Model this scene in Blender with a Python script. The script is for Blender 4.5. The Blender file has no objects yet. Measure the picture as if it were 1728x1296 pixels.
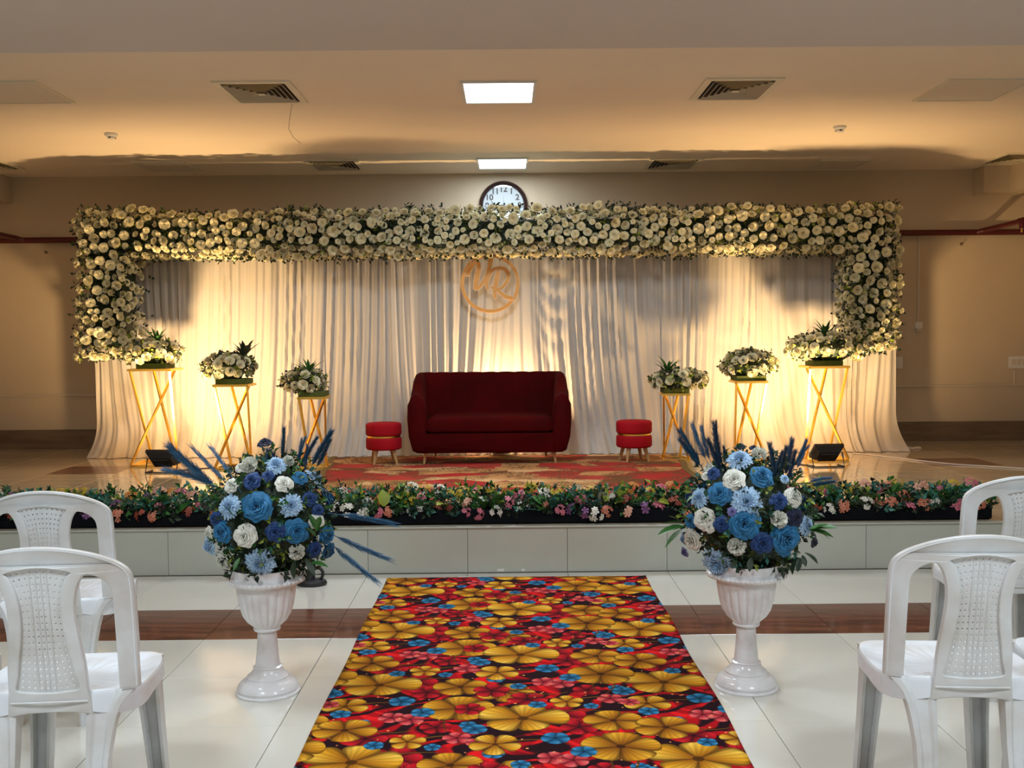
import bpy, bmesh, math, random
import numpy as np
from mathutils import Vector, Matrix, Quaternion, noise
random.seed(7)
PI = math.pi
C = bpy.context.scene.collection
SC = bpy.context.scene

# ------------------------------------------------------------------ camera, world, light, exposure
FPX = 1750.0            # focal length in pixels of the 1728 x 1296 frame
CAMH = 1.41
cam_d = bpy.data.cameras.new('camera')
cam = bpy.data.objects.new('camera', cam_d); C.objects.link(cam); SC.camera = cam
cam_d.sensor_fit = 'HORIZONTAL'; cam_d.sensor_width = 36.0
cam_d.lens = 36.0 * FPX / 1728.0
cam_d.clip_start = 0.05; cam_d.clip_end = 100
_Y = Vector((-8, 82, -FPX)).normalized()               # world +Y seen in camera space
_X = Vector((1, 0.0089, 0)); _X = (_X - _Y * _X.dot(_Y)).normalized()
_Z = _X.cross(_Y)
R3 = Matrix((_X, _Y, _Z))                              # rows: world axes in camera space
cam.matrix_world = Matrix.Translation((0, 0, CAMH)) @ R3.to_4x4()

def at(px, py, Y):
    """pixel of the photograph -> world point at depth Y"""
    d = R3 @ Vector((px - 864, -(py - 648), -FPX))
    return Vector((d.x / d.y * Y, Y, CAMH + d.z / d.y * Y))

w = bpy.data.worlds.new('World'); SC.world = w; w.use_nodes = True
w.node_tree.nodes['Background'].inputs[0].default_value = (0.8, 0.85, 1.0, 1)
w.node_tree.nodes['Background'].inputs[1].default_value = 0.3
SC.view_settings.view_transform = 'Standard'
SC.view_settings.look = 'None'
SC.view_settings.gamma = 1.0
SC.view_settings.use_curve_mapping = False
SC.view_settings.exposure = 0.22

WARM = (1.0, 0.64, 0.30)
COOL = (0.82, 0.92, 1.0)
def area(name, loc, target, sx, sy, power, col, parent=None):
    l = bpy.data.lights.new(name, 'AREA'); l.shape = 'RECTANGLE'; l.size = sx; l.size_y = sy
    l.energy = power; l.color = col
    o = bpy.data.objects.new(name, l); C.objects.link(o)
    o.location = loc
    d = Vector(target) - Vector(loc)
    o.rotation_euler = d.to_track_quat('-Z', 'Y').to_euler()
    return o
SH = 0.278                                             # stage height
STAGE_Y = 6.12
HALL_LAMPS = [(-1.56, 3.85, 26), (1.6, 3.85, 26), (-1.56, 1.2, 44), (1.6, 1.2, 44), (-1.5, -1.8, 18), (1.6, -1.8, 18)]
for (x, y, p) in HALL_LAMPS:
    area('panel_lamp', (x, y, 2.735), (x, y, 0), 0.5, 0.5, p, COOL)
area('panel_lamp', (-0.043, 7.15, 3.05), (-0.043, 7.15, 0), 0.46, 0.54, 55, COOL)
area('panel_lamp', (-0.031, 10.07, 3.05), (-0.031, 10.07, 0), 0.46, 0.54, 15, COOL)
# the floodlights on the stage: emission starts at each lamp's own glass
FL = [(-2.92, 8.75, 0.13, -4, 52, 46), (2.69, 8.72, 0.13, 4, 52, 46), (-0.05, 9.74, 0.10, 0, 44, 50)]
for (x, y, h, yaw, el, p) in FL:
    e = math.radians(el); a = math.radians(yaw)
    n = Vector((-math.sin(a) * math.cos(e), math.cos(a) * math.cos(e), math.sin(e)))
    o = Vector((x, y, SH + h)) + n * 0.045
    area('flood_lamp', o, o + n, 0.2, 0.13, p, WARM).data.spread = math.radians(136)

# ------------------------------------------------------------------ helpers
class MB:
    def __init__(s): s.v = []; s.f = []; s.m = []
    def add(s, vs, fs, M=None, mi=0):
        n = len(s.v)
        s.v += [tuple(M @ Vector(v)) for v in vs] if M is not None else [tuple(v) for v in vs]
        s.f += [tuple(i + n for i in f) for f in fs]; s.m += [mi] * len(fs)
        return s
    def box(s, lo, hi, M=None, mi=0, ch=0.0):
        x0, y0, z0 = lo; x1, y1, z1 = hi
        if ch <= 0:
            vs = [(x0,y0,z0),(x1,y0,z0),(x1,y1,z0),(x0,y1,z0),(x0,y0,z1),(x1,y0,z1),(x1,y1,z1),(x0,y1,z1)]
            fs = [(0,3,2,1),(4,5,6,7),(0,1,5,4),(1,2,6,5),(2,3,7,6),(3,0,4,7)]
        else:
            c = ch; vs = []
            for (z, k) in ((z0, c), (z0 + c, 0), (z1 - c, 0), (z1, c)):
                vs += [(x0+k,y0+k,z),(x1-k,y0+k,z),(x1-k,y1-k,z),(x0+k,y1-k,z)]
            fs = [(3,2,1,0),(12,13,14,15)]
            for r in range(3):
                for i in range(4):
                    j = (i + 1) % 4; fs.append((r*4+i, r*4+j, r*4+4+j, r*4+4+i))
        return s.add(vs, fs, M, mi)
    def tube(s, pts, rad, n=8, caps=True, mi=0):
        pts = [Vector(p) for p in pts]; rr = rad if isinstance(rad, (list, tuple)) else [rad] * len(pts)
        vs = []; up = None
        for i, p in enumerate(pts):
            t = (pts[min(i+1, len(pts)-1)] - pts[max(i-1, 0)]).normalized()
            if up is None:
                up = t.orthogonal().normalized()
            up = (up - t * up.dot(t)).normalized(); b = t.cross(up)
            for k in range(n):
                a = 2 * PI * k / n
                vs.append(p + (up * math.cos(a) + b * math.sin(a)) * rr[i])
        fs = [(i*n+k, i*n+(k+1) % n, (i+1)*n+(k+1) % n, (i+1)*n+k) for i in range(len(pts)-1) for k in range(n)]
        if caps:
            fs += [tuple(range(n))[::-1], tuple(range((len(pts)-1)*n, len(pts)*n))]
        return s.add(vs, fs, None, mi)
    def lathe(s, prof, n=32, flute=None, M=None, mi=0, cap=True):
        vs = []
        for (r, z) in prof:
            for k in range(n):
                a = 2 * PI * k / n
                rr = r + (flute(a, z) if flute else 0)
                vs.append((rr * math.cos(a), rr * math.sin(a), z))
        fs = [(i*n+k, i*n+(k+1) % n, (i+1)*n+(k+1) % n, (i+1)*n+k) for i in range(len(prof)-1) for k in range(n)]
        if cap:
            fs += [tuple(range(n))[::-1], tuple(range((len(prof)-1)*n, len(prof)*n))]
        return s.add(vs, fs, M, mi)
    def grid(s, fn, nu, nv, M=None, mi=0):
        vs = [fn(i / nu, j / nv) for j in range(nv + 1) for i in range(nu + 1)]
        fs = [(j*(nu+1)+i, j*(nu+1)+i+1, (j+1)*(nu+1)+i+1, (j+1)*(nu+1)+i) for j in range(nv) for i in range(nu)]
        return s.add(vs, fs, M, mi)
    def loft(s, secs, closed=True, caps=True, M=None, mi=0):
        n = len(secs[0]); vs = [p for q in secs for p in q]
        fs = []
        for i in range(len(secs) - 1):
            for k in range(n if closed else n - 1):
                fs.append((i*n+k, i*n+(k+1) % n, (i+1)*n+(k+1) % n, (i+1)*n+k))
        if caps: fs += [tuple(range(n))[::-1], tuple(range((len(secs)-1)*n, len(secs)*n))]
        return s.add(vs, fs, M, mi)
    def mesh(s, name, mats, smooth=True):
        me = bpy.data.meshes.new(name)
        me.from_pydata(s.v, [], s.f)
        for m in (mats if isinstance(mats, (list, tuple)) else [mats]): me.materials.append(m)
        if any(s.m): me.polygons.foreach_set('material_index', s.m)
        if smooth:
            me.polygons.foreach_set('use_smooth', [True] * len(me.polygons))
            me.set_sharp_from_angle(angle=math.radians(38 if smooth is True else smooth))
        me.update()
        return me
    def obj(s, name, mats, parent=None, smooth=True, loc=(0, 0, 0)):
        return inst(name, s.mesh(name, mats, smooth), parent, loc)

def inst(name, me, parent=None, loc=(0, 0, 0), quat=None, scale=None):
    o = bpy.data.objects.new(name, me); C.objects.link(o)
    o.location = loc
    if parent is not None: o.parent = parent
    if quat is not None: o.rotation_mode = 'QUATERNION'; o.rotation_quaternion = quat
    if scale is not None: o.scale = (scale,) * 3 if isinstance(scale, (int, float)) else scale
    return o
def thing(name, label, cat, loc=(0, 0, 0), rz=0.0, group=None):
    o = bpy.data.objects.new(name, None); C.objects.link(o); o.empty_display_size = 0.05
    o.location = loc; o.rotation_euler = (0, 0, rz)
    return tag(o, label, cat, group)
def tag(o, label=None, cat=None, group=None, kind=None):
    if label: o['label'] = label
    if cat: o['category'] = cat
    if group: o['group'] = group
    if kind: o['kind'] = kind
    return o
def kids(o): return [c for c in bpy.data.objects if c.parent == o]
def copy_tree(root, loc, rz, label, group=None):
    ks = {}
    for c in bpy.data.objects:
        if c.parent: ks.setdefault(c.parent, []).append(c)
    def rec(o, p):
        c = o.copy(); C.objects.link(c)
        if p: c.parent = p
        for ch in ks.get(o, []): rec(ch, c)
        return c
    r = rec(root, None); r.location = loc; r.rotation_euler = (0, 0, rz); r['label'] = label
    if group: r['group'] = group
    return r
def aim(n, roll=0.0):
    q = Vector(n).normalized().to_track_quat('Z', 'Y')
    return q @ Quaternion((0, 0, 1), roll)

# ---- materials
def mat(name, col, rough=0.5, metal=0.0, var=0.0, vscale=8.0, col2=None, bump=0.0, bscale=60.0, stretch=(1, 1, 1),
        sheen=0.0, coat=0.0, trans=0.0, rnd=0.0, spec=0.5, ramp=(0.35, 0.65)):
    m = bpy.data.materials.new(name); m.use_nodes = True
    nt = m.node_tree; N = nt.nodes; L = nt.links
    b = N['Principled BSDF']
    b.inputs['Base Color'].default_value = (*col, 1)
    b.inputs['Roughness'].default_value = rough; b.inputs['Metallic'].default_value = metal
    b.inputs['Sheen Weight'].default_value = sheen; b.inputs['Coat Weight'].default_value = coat
    b.inputs['Specular IOR Level'].default_value = spec
    b.inputs['Coat Roughness'].default_value = 0.08
    tc = N.new('ShaderNodeTexCoord'); mp = N.new('ShaderNodeMapping'); mp.inputs['Scale'].default_value = stretch
    L.new(tc.outputs['Object'], mp.inputs[0])
    last = None
    if col2 is not None or var > 0:
        if col2 is None: col2 = tuple(c * (1 - var) for c in col)
        nz = N.new('ShaderNodeTexNoise'); nz.inputs['Scale'].default_value = vscale; nz.inputs['Detail'].default_value = 6
        L.new(mp.outputs[0], nz.inputs['Vector'])
        cr = N.new('ShaderNodeValToRGB'); cr.color_ramp.elements[0].position = ramp[0]; cr.color_ramp.elements[1].position = ramp[1]
        cr.color_ramp.elements[0].color = (*col2, 1); cr.color_ramp.elements[1].color = (*col, 1)
        L.new(nz.outputs[0], cr.inputs[0]); last = cr.outputs[0]
    if rnd > 0:
        oi = N.new('ShaderNodeObjectInfo'); mr = N.new('ShaderNodeMapRange')
        mr.inputs['To Min'].default_value = 1 - rnd; mr.inputs['To Max'].default_value = 1 + rnd * 0.4
        L.new(oi.outputs['Random'], mr.inputs[0])
        hs = N.new('ShaderNodeHueSaturation'); L.new(mr.outputs[0], hs.inputs['Value'])
        if last: L.new(last, hs.inputs['Color'])
        else: hs.inputs['Color'].default_value = (*col, 1)
        last = hs.outputs[0]
    if last: L.new(last, b.inputs['Base Color'])
    if bump > 0:
        nb = N.new('ShaderNodeTexNoise'); nb.inputs['Scale'].default_value = bscale; nb.inputs['Detail'].default_value = 3
        L.new(mp.outputs[0], nb.inputs['Vector'])
        bp = N.new('ShaderNodeBump'); bp.inputs['Strength'].default_value = bump; bp.inputs['Distance'].default_value = 0.01
        L.new(nb.outputs[0], bp.inputs['Height']); L.new(bp.outputs[0], b.inputs['Normal'])
    if trans > 0:
        out = N['Material Output']; tr = N.new('ShaderNodeBsdfTranslucent'); mx = N.new('ShaderNodeMixShader')
        mx.inputs[0].default_value = trans
        if last: L.new(last, tr.inputs[0])
        else: tr.inputs[0].default_value = (*col, 1)
        L.new(b.outputs[0], mx.inputs[1]); L.new(tr.outputs[0], mx.inputs[2]); L.new(mx.outputs[0], out.inputs[0])
    return m
def emis(name, col, s):
    m = bpy.data.materials.new(name); m.use_nodes = True; b = m.node_tree.nodes['Principled BSDF']
    b.inputs['Base Color'].default_value = (*col, 1); b.inputs['Emission Color'].default_value = (*col, 1)
    b.inputs['Emission Strength'].default_value = s
    return m

PAINT = mat('cream_wall_paint', (0.60, 0.50, 0.36), 0.7, var=0.06, vscale=1.5, bump=0.05, bscale=90)
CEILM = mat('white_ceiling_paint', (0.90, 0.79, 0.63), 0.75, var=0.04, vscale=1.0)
CEILF = mat('shaded_soffit_paint', (0.66, 0.58, 0.51), 0.75, var=0.04, vscale=1.0)  # ceiling paint again, the front part's dimmer light put into its colour
GROUT = mat('grey_grout', (0.34, 0.32, 0.28), 0.8)
TILE = mat('ivory_polished_tile', (0.69, 0.67, 0.60), 0.13, var=0.05, vscale=3, rnd=0.035, coat=0.3)
BROWN = mat('brown_wood_look_tile', (0.22, 0.072, 0.035), 0.2, col2=(0.085, 0.026, 0.014), vscale=3.0, stretch=(0.8, 7, 1), rnd=0.05, coat=0.3)
STILE = mat('cream_veined_stage_tile', (0.66, 0.56, 0.40), 0.10, col2=(0.50, 0.40, 0.26), vscale=2.2, stretch=(0.5, 5, 1), rnd=0.05, coat=0.4)
FACE = mat('grey_green_riser_tile', (0.52, 0.53, 0.46), 0.25, var=0.08, vscale=2, rnd=0.03)
SKIRT = mat('brown_skirting_tile', (0.23, 0.16, 0.10), 0.3, var=0.3, vscale=3, stretch=(1, 1, 6))
DARK = mat('black_plastic', (0.012, 0.012, 0.014), 0.45)
WHITEM = mat('white_enamel', (0.75, 0.74, 0.70), 0.4)
VENT = mat('cream_vent_metal', (0.80, 0.73, 0.56), 0.45)
VENTD = mat('dark_vent_void', (0.02, 0.015, 0.012), 0.8)
PIPE = mat('dark_red_pipe_paint', (0.085, 0.006, 0.008), 0.35)
GOLD = mat('polished_gold_metal', (1.0, 0.66, 0.14), 0.36, metal=1.0)
GOLDP = mat('gold_orange_acrylic', (0.92, 0.45, 0.10), 0.4)
FOAM = mat('green_florist_foam', (0.10, 0.13, 0.02), 0.9, var=0.3, vscale=60)
DRAPE = mat('ivory_drape_fabric', (0.62, 0.59, 0.54), 0.62, var=0.03, vscale=5, sheen=0.2, trans=0.12, stretch=(1, 1, 0.2), bump=0.15, bscale=240)

# ------------------------------------------------------------------ room shell
def struct(o): o['kind'] = 'structure'; return o
FZ = 2.75; CZ = 3.07; KC = 1.66 / 1.613; CE = 4.93; WX = 5.42; WY = 10.72
struct(MB().box((-WX, -6.2, -0.25), (WX, WY + .2, -0.008)).obj('floor', GROUT, smooth=False))
floor = bpy.data.objects['floor']
SX0 = [0.94 + 0.5935 * k for k in range(-10, 9)]
SX0 = [x for x in SX0 if -WX < x < WX]
xs = [-WX] + SX0 + [WX]
ysj = [6.10, 5.88, 5.335, 4.80, 4.255, 3.71, 3.165, 2.62, 2.075]
G = 0.0013
cache = {}
def tile(parent, x0, x1, y0, y1, z, m, name='tile', th=0.008):
    key = (round(x1 - x0, 3), round(y1 - y0, 3), m.name)
    if key not in cache:
        a = (x1 - x0) / 2 - G; b = (y1 - y0) / 2 - G
        cache[key] = MB().box((-a, -b, -th), (a, b, 0), ch=0.0012).mesh(name, m, False)
    return inst(name, cache[key], parent, ((x0 + x1) / 2, (y0 + y1) / 2, z))
for j in range(len(ysj) - 1):
    y1, y0 = ysj[j], ysj[j + 1]
    for i in range(len(xs) - 1):
        if j == 2: tile(floor, xs[i], xs[i + 1], y0, y1, 0, BROWN)
        else: tile(floor, xs[i], xs[i + 1], y0, y1, 0, TILE)
# the hall goes on behind the camera: larger slabs of the same tile
for y0 in np.arange(-6.2, 2.0, 2.07):
    for k in range(4):
        xa = -WX + 2.71 * k
        tile(floor, xa, xa + 2.71, y0, min(y0 + 2.07, 2.075), 0, TILE, 'floor_slab')
stage = struct(MB().box((-WX, STAGE_Y + 0.012, -0.01), (WX, WY, SH - 0.008)).obj('stage_platform', GROUT, smooth=False))
tag(stage, 'raised stage platform with grey-green tiled riser and veined floor')
for i in range(len(xs) - 1):                           # riser tiles
    a = (xs[i+1] - xs[i]) / 2 - G
    key = ('r', round(a, 3))
    if key not in cache: cache[key] = MB().box((-a, 0, 0), (a, 0.012, SH - 0.012), ch=0.001).mesh('riser_tile', FACE, False)
    inst('riser_tile', cache[key], stage, ((xs[i] + xs[i+1]) / 2, STAGE_Y, 0.001))
nose = MB().box((-WX, STAGE_Y - 0.012, SH - 0.011), (WX, STAGE_Y + 0.03, SH), ch=0.003).obj('edge_nosing', FACE, stage)
sxs = [-WX, -5.085, -4.49, -3.90, -3.31, -2.72, -2.13, -1.54, -0.95, -0.36, 0.05, 0.64, 1.23, 1.82, 2.41, 3.00, 3.59, 4.18, 4.77, WX]
sys_ = [STAGE_Y + 0.03, 6.50, 7.045, 7.59, 8.135, 8.68, 9.225, 9.77, 10.315, WY]
for j in range(len(sys_) - 1):
    for i in range(len(sxs) - 1):
        br = (j == 5 and (abs(sxs[i] + 3.90) < .01 or abs(sxs[i] - 3.59) < .01))
        tile(stage, sxs[i], sxs[i+1], sys_[j], sys_[j+1], SH, BROWN if br else STILE)
struct(MB().box((-WX, WY, -0.2), (WX, WY + .2, CZ + .2)).obj('wall_back', PAINT, smooth=False))
struct(MB().box((-WX - .2, -6.2, -0.2), (-WX, WY, CZ + .2)).obj('wall_left', PAINT, smooth=False))
struct(MB().box((WX, -6.2, -0.2), (WX + .2, WY, CZ + .2)).obj('wall_right', PAINT, smooth=False))
struct(MB().box((-WX, -6.4, -0.2), (WX, -6.2, CZ + .2)).obj('wall_front', PAINT, smooth=False))
cl = MB()
cl.box((-WX, CE, CZ), (WX, WY, CZ + 0.2))
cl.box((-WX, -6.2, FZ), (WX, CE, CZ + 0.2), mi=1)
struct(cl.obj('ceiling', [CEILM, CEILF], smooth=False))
struct(MB().box((-WX, WY - 0.25, 2.80), (-5.06, WY, CZ)).obj('trim_1', PAINT, smooth=False))
struct(MB().box((4.80, WY - 0.25, 2.80), (WX, WY, CZ)).obj('trim_4', PAINT, smooth=False))
struct(MB().box((-WX, CE + .1, 2.80), (-5.06, WY - 0.25, CZ)).obj('trim_2', PAINT, smooth=False))
struct(MB().box((5.06, CE + .1, 2.80), (WX, WY - 0.25, CZ)).obj('trim_3', PAINT, smooth=False))
sk = MB(); sk.box((-WX, WY - .014, SH + 0.045), (WX, WY, SH + 0.20), ch=0.003); sk.box((-WX, WY - .034, SH), (WX, WY, SH + 0.05), ch=0.003)
struct(sk.obj('baseboard_back', SKIRT))
for s, nm in ((-1, 'baseboard_left'), (1, 'baseboard_right')):
    struct(MB().box((min(s*WX, s*(WX-.014)), STAGE_Y, SH), (max(s*WX, s*(WX-.014)), WY - .04, SH + 0.2)).obj(nm, SKIRT, smooth=False))

# ------------------------------------------------------------------ ceiling panels, vents, detectors
LIT = emis('lit_panel_diffuser', (0.86, 0.95, 1.0), 2.2)
UNLIT = mat('unlit_panel_diffuser', (0.74, 0.67, 0.56), 0.5)
def panel(x0, x1, y0, y1, z, lit, label, group=None):
    if z == CZ: x0, x1, y0, y1 = [q * KC for q in (x0, x1, y0, y1)]
    t = thing('ceiling_light_panel', label, 'ceiling light', ((x0+x1)/2, (y0+y1)/2, z), 0, group)
    a = (x1-x0)/2; b = (y1-y0)/2; k = 0.02
    f = MB()
    f.box((-a, -b, -0.014), (a, -b+k, 0)); f.box((-a, b-k, -0.014), (a, b, 0))
    f.box((-a, -b+k, -0.014), (-a+k, b-k, 0)); f.box((a-k, -b+k, -0.014), (a, b-k, 0))
    f.obj('frame', WHITEM if lit else VENT, t, False)
    MB().box((-a+k, -b+k, -0.008), (a-k, b-k, -0.001)).obj('diffuser', LIT if lit else UNLIT, t, False)
    return t
panel(-0.285, 0.202, 6.65, 7.25, CZ, True, 'lit square ceiling panel nearer the camera, above the front of the stage')
panel(-0.27, 0.21, 9.50, 10.08, CZ, True, 'lit ceiling panel above the wall clock')
panel(-3.46, -2.92, 6.55, 7.15, CZ, False, 'unlit ceiling panel cut off by the left picture edge')
panel(2.836, 3.40, 6.70, 7.30, CZ, False, 'unlit ceiling panel cut off by the right picture edge')
panel(-3.42, -2.93, 9.55, 10.1, CZ, False, 'unlit ceiling panel in the shadow above the left end of the floral arch')
panel(2.94, 3.42, 9.75, 10.3, CZ, False, 'unlit ceiling panel in the shadow above the right end of the floral arch')
for k, (x, y, p) in enumerate(HALL_LAMPS):
    panel(x - .26, x + .26, y - .26, y + .26, FZ, True,
          'lit panel in the lower front ceiling, its edge just showing at the top left' if k == 0 else 'lit panel in the lower front ceiling out of the picture',
          None if k == 0 else 'hall ceiling panels behind the camera')
def vent(xc, y0, y1, label, hw=0.257):
    xc *= KC; y0 *= KC; y1 *= KC
    t = thing('ceiling_vent', label, 'air vent', (xc, (y0+y1)/2, CZ))
    a = hw; b = (y1-y0)/2
    MB().box((-a+.04, -b+.04, -0.004), (a-.04, b-.04, -0.001)).obj('backing', VENTD, t, False)
    n = 6
    f = MB(); k = 0.045
    f.box((-a, -b, -0.012), (a, -b+k, 0)); f.box((-a, b-k, -0.012), (a, b, 0)); f.box((-a, -b+k, -0.012), (-a+k, b-k, 0)); f.box((a-k, -b+k, -0.012), (a, b-k, 0))
    f.obj('frame', VENT, t, False)
    for i in range(n):                                 # four-way diffuser: nested square louvres that slope outwards
        u = 1 - (i + 0.35) / n; ax = (a - k) * u; by = (b - k) * u; d = (a - k) / n * 0.62
        z0, z1 = -0.020, -0.004
        vs = [(-ax,-by,z0),(ax,-by,z0),(ax,by,z0),(-ax,by,z0),(-ax+d,-by+d,z1),(ax-d,-by+d,z1),(ax-d,by-d,z1),(-ax+d,by-d,z1)]
        if ax - d < 0.005 or by - d < 0.005:
            m = MB().add(vs[:4], [(0,3,2,1)])
        else:
            m = MB().add(vs, [(0,1,5,4),(1,2,6,5),(2,3,7,6),(3,0,4,7),(4,5,1,0),(5,6,2,1),(6,7,3,2),(7,4,0,3)])
        m.obj('louvre', VENT, t, False)
    return t
vent(-1.60, 6.60, 7.20, 'square louvred vent with a loose thread, left of the nearer lit panel')
tt = tag(MB().tube([(-1.50, 7.39, 3.05), (-1.54, 7.5, 2.98), (-1.56, 7.55, 2.91), (-1.53, 7.56, 2.85), (-1.48, 7.57, 2.81)], 0.0018, 5).obj('thread', SKIRT), 'thin loose thread hanging from the left near vent', 'thread')
vent(1.52, 6.62, 7.22, 'square louvred vent right of the nearer lit panel')
vent(-1.60, 9.52, 10.1, 'far louvred vent in shadow, left of the panel above the clock')
vent(1.58, 9.6, 10.2, 'far louvred vent in shadow, right of the panel above the clock')
vent(-4.78, 9.3, 9.9, 'dark louvred vent at the far left picture edge')
vent(4.78, 9.45, 10.05, 'dark louvred vent at the far right picture edge')
for x, y, lb in ((-3.1, 8.25, 'small round smoke detector on the ceiling at left'), (2.62, 8.2, 'small round smoke detector on the ceiling at right')):
    t = thing('smoke_detector', lb, 'detector', (x*KC, y*KC, CZ))
    MB().lathe([(0.0,-.002),(0.052,-.002),(0.052,-0.012),(0.047,-0.022),(0.04,-0.026)][::-1], 24).obj('base', WHITEM, t)
    MB().lathe([(0.032,-.026),(0.030,-0.04),(0.02,-0.046)][::-1], 24).obj('sensor_head', WHITEM, t)
    for k in range(3):
        a = 2*PI*k/3 + 0.5
        MB().box((-.008,-.002,-.041),(.008,.002,-.03)).obj('slot', DARK, t, False, (0.029*math.cos(a), 0.029*math.sin(a), 0))

# pipes, conduits, boxes on the wall
t = thing('sprinkler_pipe', 'dark red sprinkler pipe running along the back wall behind the floral arch', 'pipe', (0, WY - .08, 2.42))
MB().tube([(-WX, 0, 0.0), (WX, 0, 0.0)], 0.031, 12).obj('main_pipe', PIPE, t)
for (x, s) in ((4.87, 1), (-4.97, -1)):
    MB().tube([(x - .06*s, -0.01, 0.0), (x, -0.06, 0.02), (x + .02*s, -0.75, 0.03)], 0.026, 10).obj('branch_pipe', PIPE, t)
    e = MB(); e.tube([(x + .02*s, -0.72, 0.03), (x+.02*s, -0.79, 0.03)], 0.034, 10); e.tube([(x+.02*s, -0.765, 0.03), (x+.02*s, -0.765, -0.04)], [0.03, 0.022], 10)
    el = e.obj('elbow', PIPE, t)
    MB().lathe([(0.008,-0.075),(0.012,-0.07),(0.006,-0.06),(0.008,-.04)], 10).obj('sprinkler_head', GOLD, el, True, (x+.02*s, -0.765, 0))
COND = mat('cream_conduit', (0.66, 0.58, 0.46), 0.5)
def wallpt(px, py, d=0.0): return at(px, py, WY - d)
def conduit(pts, label, r=0.008):
    return tag(MB().tube(pts, r, 6).obj('conduit', COND), label, 'conduit')
a = wallpt(1515, 652, .012); b = wallpt(1728, 650, .012)
conduit([(3.6, a.y, a.z), a, (WX, a.y, a.z + .004)], 'thin horizontal cable conduit low on the wall right of the drape')
a = wallpt(0, 668, .012)
conduit([(-WX, a.y, a.z), (-4.2, a.y, a.z - .004), (-3.7, a.y, a.z - .005)], 'thin horizontal cable conduit low on the wall left of the drape')
a = wallpt(1551, 400, .01); b = wallpt(1548, 545, .01)
conduit([(a.x, a.y, a.z), (a.x, a.y, b.z)], 'vertical conduit dropping from the red pipe to a small box')
t = thing('junction_box', 'small white box at the lower end of the vertical conduit', 'electrical box', wallpt(1549, 549, .0))
MB().box((-.035, -.03, -.035), (.035, 0, .035), ch=.004).obj('body', WHITEM, t)
MB().box((-.02, -.034, -.065), (.02, -.004, -.036), ch=.004).obj('plug', COND, t)
t = thing('junction_box', 'narrow pale wall box at the right edge of the drape', 'electrical box', wallpt(1514, 612, .0))
MB().box((-.05, -.02, -.06), (.05, 0, .06), ch=.004).obj('body', WHITEM, t)
t = thing('switch_plate', 'white socket plate on the wall at the right picture edge', 'socket', wallpt(1718, 611, .0))
MB().box((-.10, -.016, -.065), (.10, 0, .065), ch=.004).obj('plate', WHITEM, t)
for k in (-1, 0, 1): MB().box((-.018, -.006, -.03), (.018, 0, .03), ch=.002).obj('rocker', COND, t, True, (k*.055, -.016, 0))
a = wallpt(1712, 625, .01); conduit([a, (a.x, a.y, wallpt(1712, 650, .01).z)], 'short conduit below the socket plate')
t = thing('wall_hook', 'small dark hook on the wall right of the arch', 'hook', wallpt(1622, 412, .0))
MB().lathe([(0.0,0),(.016,0),(.016,.01),(0,.012)], 12, M=Matrix.Rotation(PI/2, 4, 'X')).obj('plate', SKIRT, t); MB().tube([(0,-.01,0),(0,-.04,-.004),(0,-.045,.015)], .004, 6).obj('pin', SKIRT, t)
t = thing('wall_hook', 'small dark hook on the wall left of the arch', 'hook', wallpt(78, 426, .0))
MB().lathe([(0.0,0),(.016,0),(.016,.01),(0,.012)], 12, M=Matrix.Rotation(PI/2, 4, 'X')).obj('plate', SKIRT, t); MB().tube([(0,-.01,0),(0,-.04,-.004),(0,-.045,.015)], .004, 6).obj('pin', SKIRT, t)

# ------------------------------------------------------------------ wall clock
def text_mesh(name, s, size, m, ext=0.001, font_shear=0.0, bold=0.0):
    c = bpy.data.curves.new(name, 'FONT'); c.body = s; c.size = size; c.extrude = ext; c.align_x = 'CENTER'; c.align_y = 'CENTER'; c.shear = font_shear; c.offset = bold
    o = bpy.data.objects.new(name, c); C.objects.link(o)
    bpy.context.view_layer.update()
    me = bpy.data.meshes.new_from_object(o.evaluated_get(bpy.context.evaluated_depsgraph_get()))
    bpy.data.objects.remove(o); bpy.data.curves.remove(c)
    me.materials.clear(); me.materials.append(m); me.name = name
    return me
cc = at(849.5, 347, WY - .02)
RX = Matrix.Rotation(PI/2, 4, 'X')
t = thing('wall_clock', 'round wall clock with dark wooden rim half hidden behind the arch', 'clock', (cc.x, WY, cc.z))
CR = 0.252
WOOD = mat('dark_wood_rim', (0.035, 0.012, 0.010), 0.25, var=0.4, vscale=20, coat=0.5)
prof = [(CR-.045, .012), (CR-.043, .03), (CR-.034, .04), (CR-.026, .034), (CR-.018, .045), (CR-.006, .04), (CR, .025), (CR, .0), (CR-.045, 0)]
n = 64; rim = MB(); secs = []
for k in range(n + 1):
    q = 2*PI*k/n; secs.append([(r*math.cos(q), -d, r*math.sin(q)) for r, d in prof])
rim.loft(secs, caps=False); rim.obj('rim', WOOD, t)
MB().lathe([(CR-.04, 0), (CR-.04, .012)], 48, M=RX).obj('dial', mat('clock_dial', (0.50, 0.58, 0.63), 0.5), t)
INK = mat('black_clock_ink', (0.02, 0.02, 0.03), 0.5)
for h in range(1, 13):
    a = PI/2 - 2*PI*h/12; r = CR*0.66
    o = inst('numeral', text_mesh('numeral', str(h), 0.082, INK, 0.0006, 0, 0.0022), t, (r*math.cos(a), -0.0132, r*math.sin(a)))
    o.rotation_euler = (PI/2, 0, 0)
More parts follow.
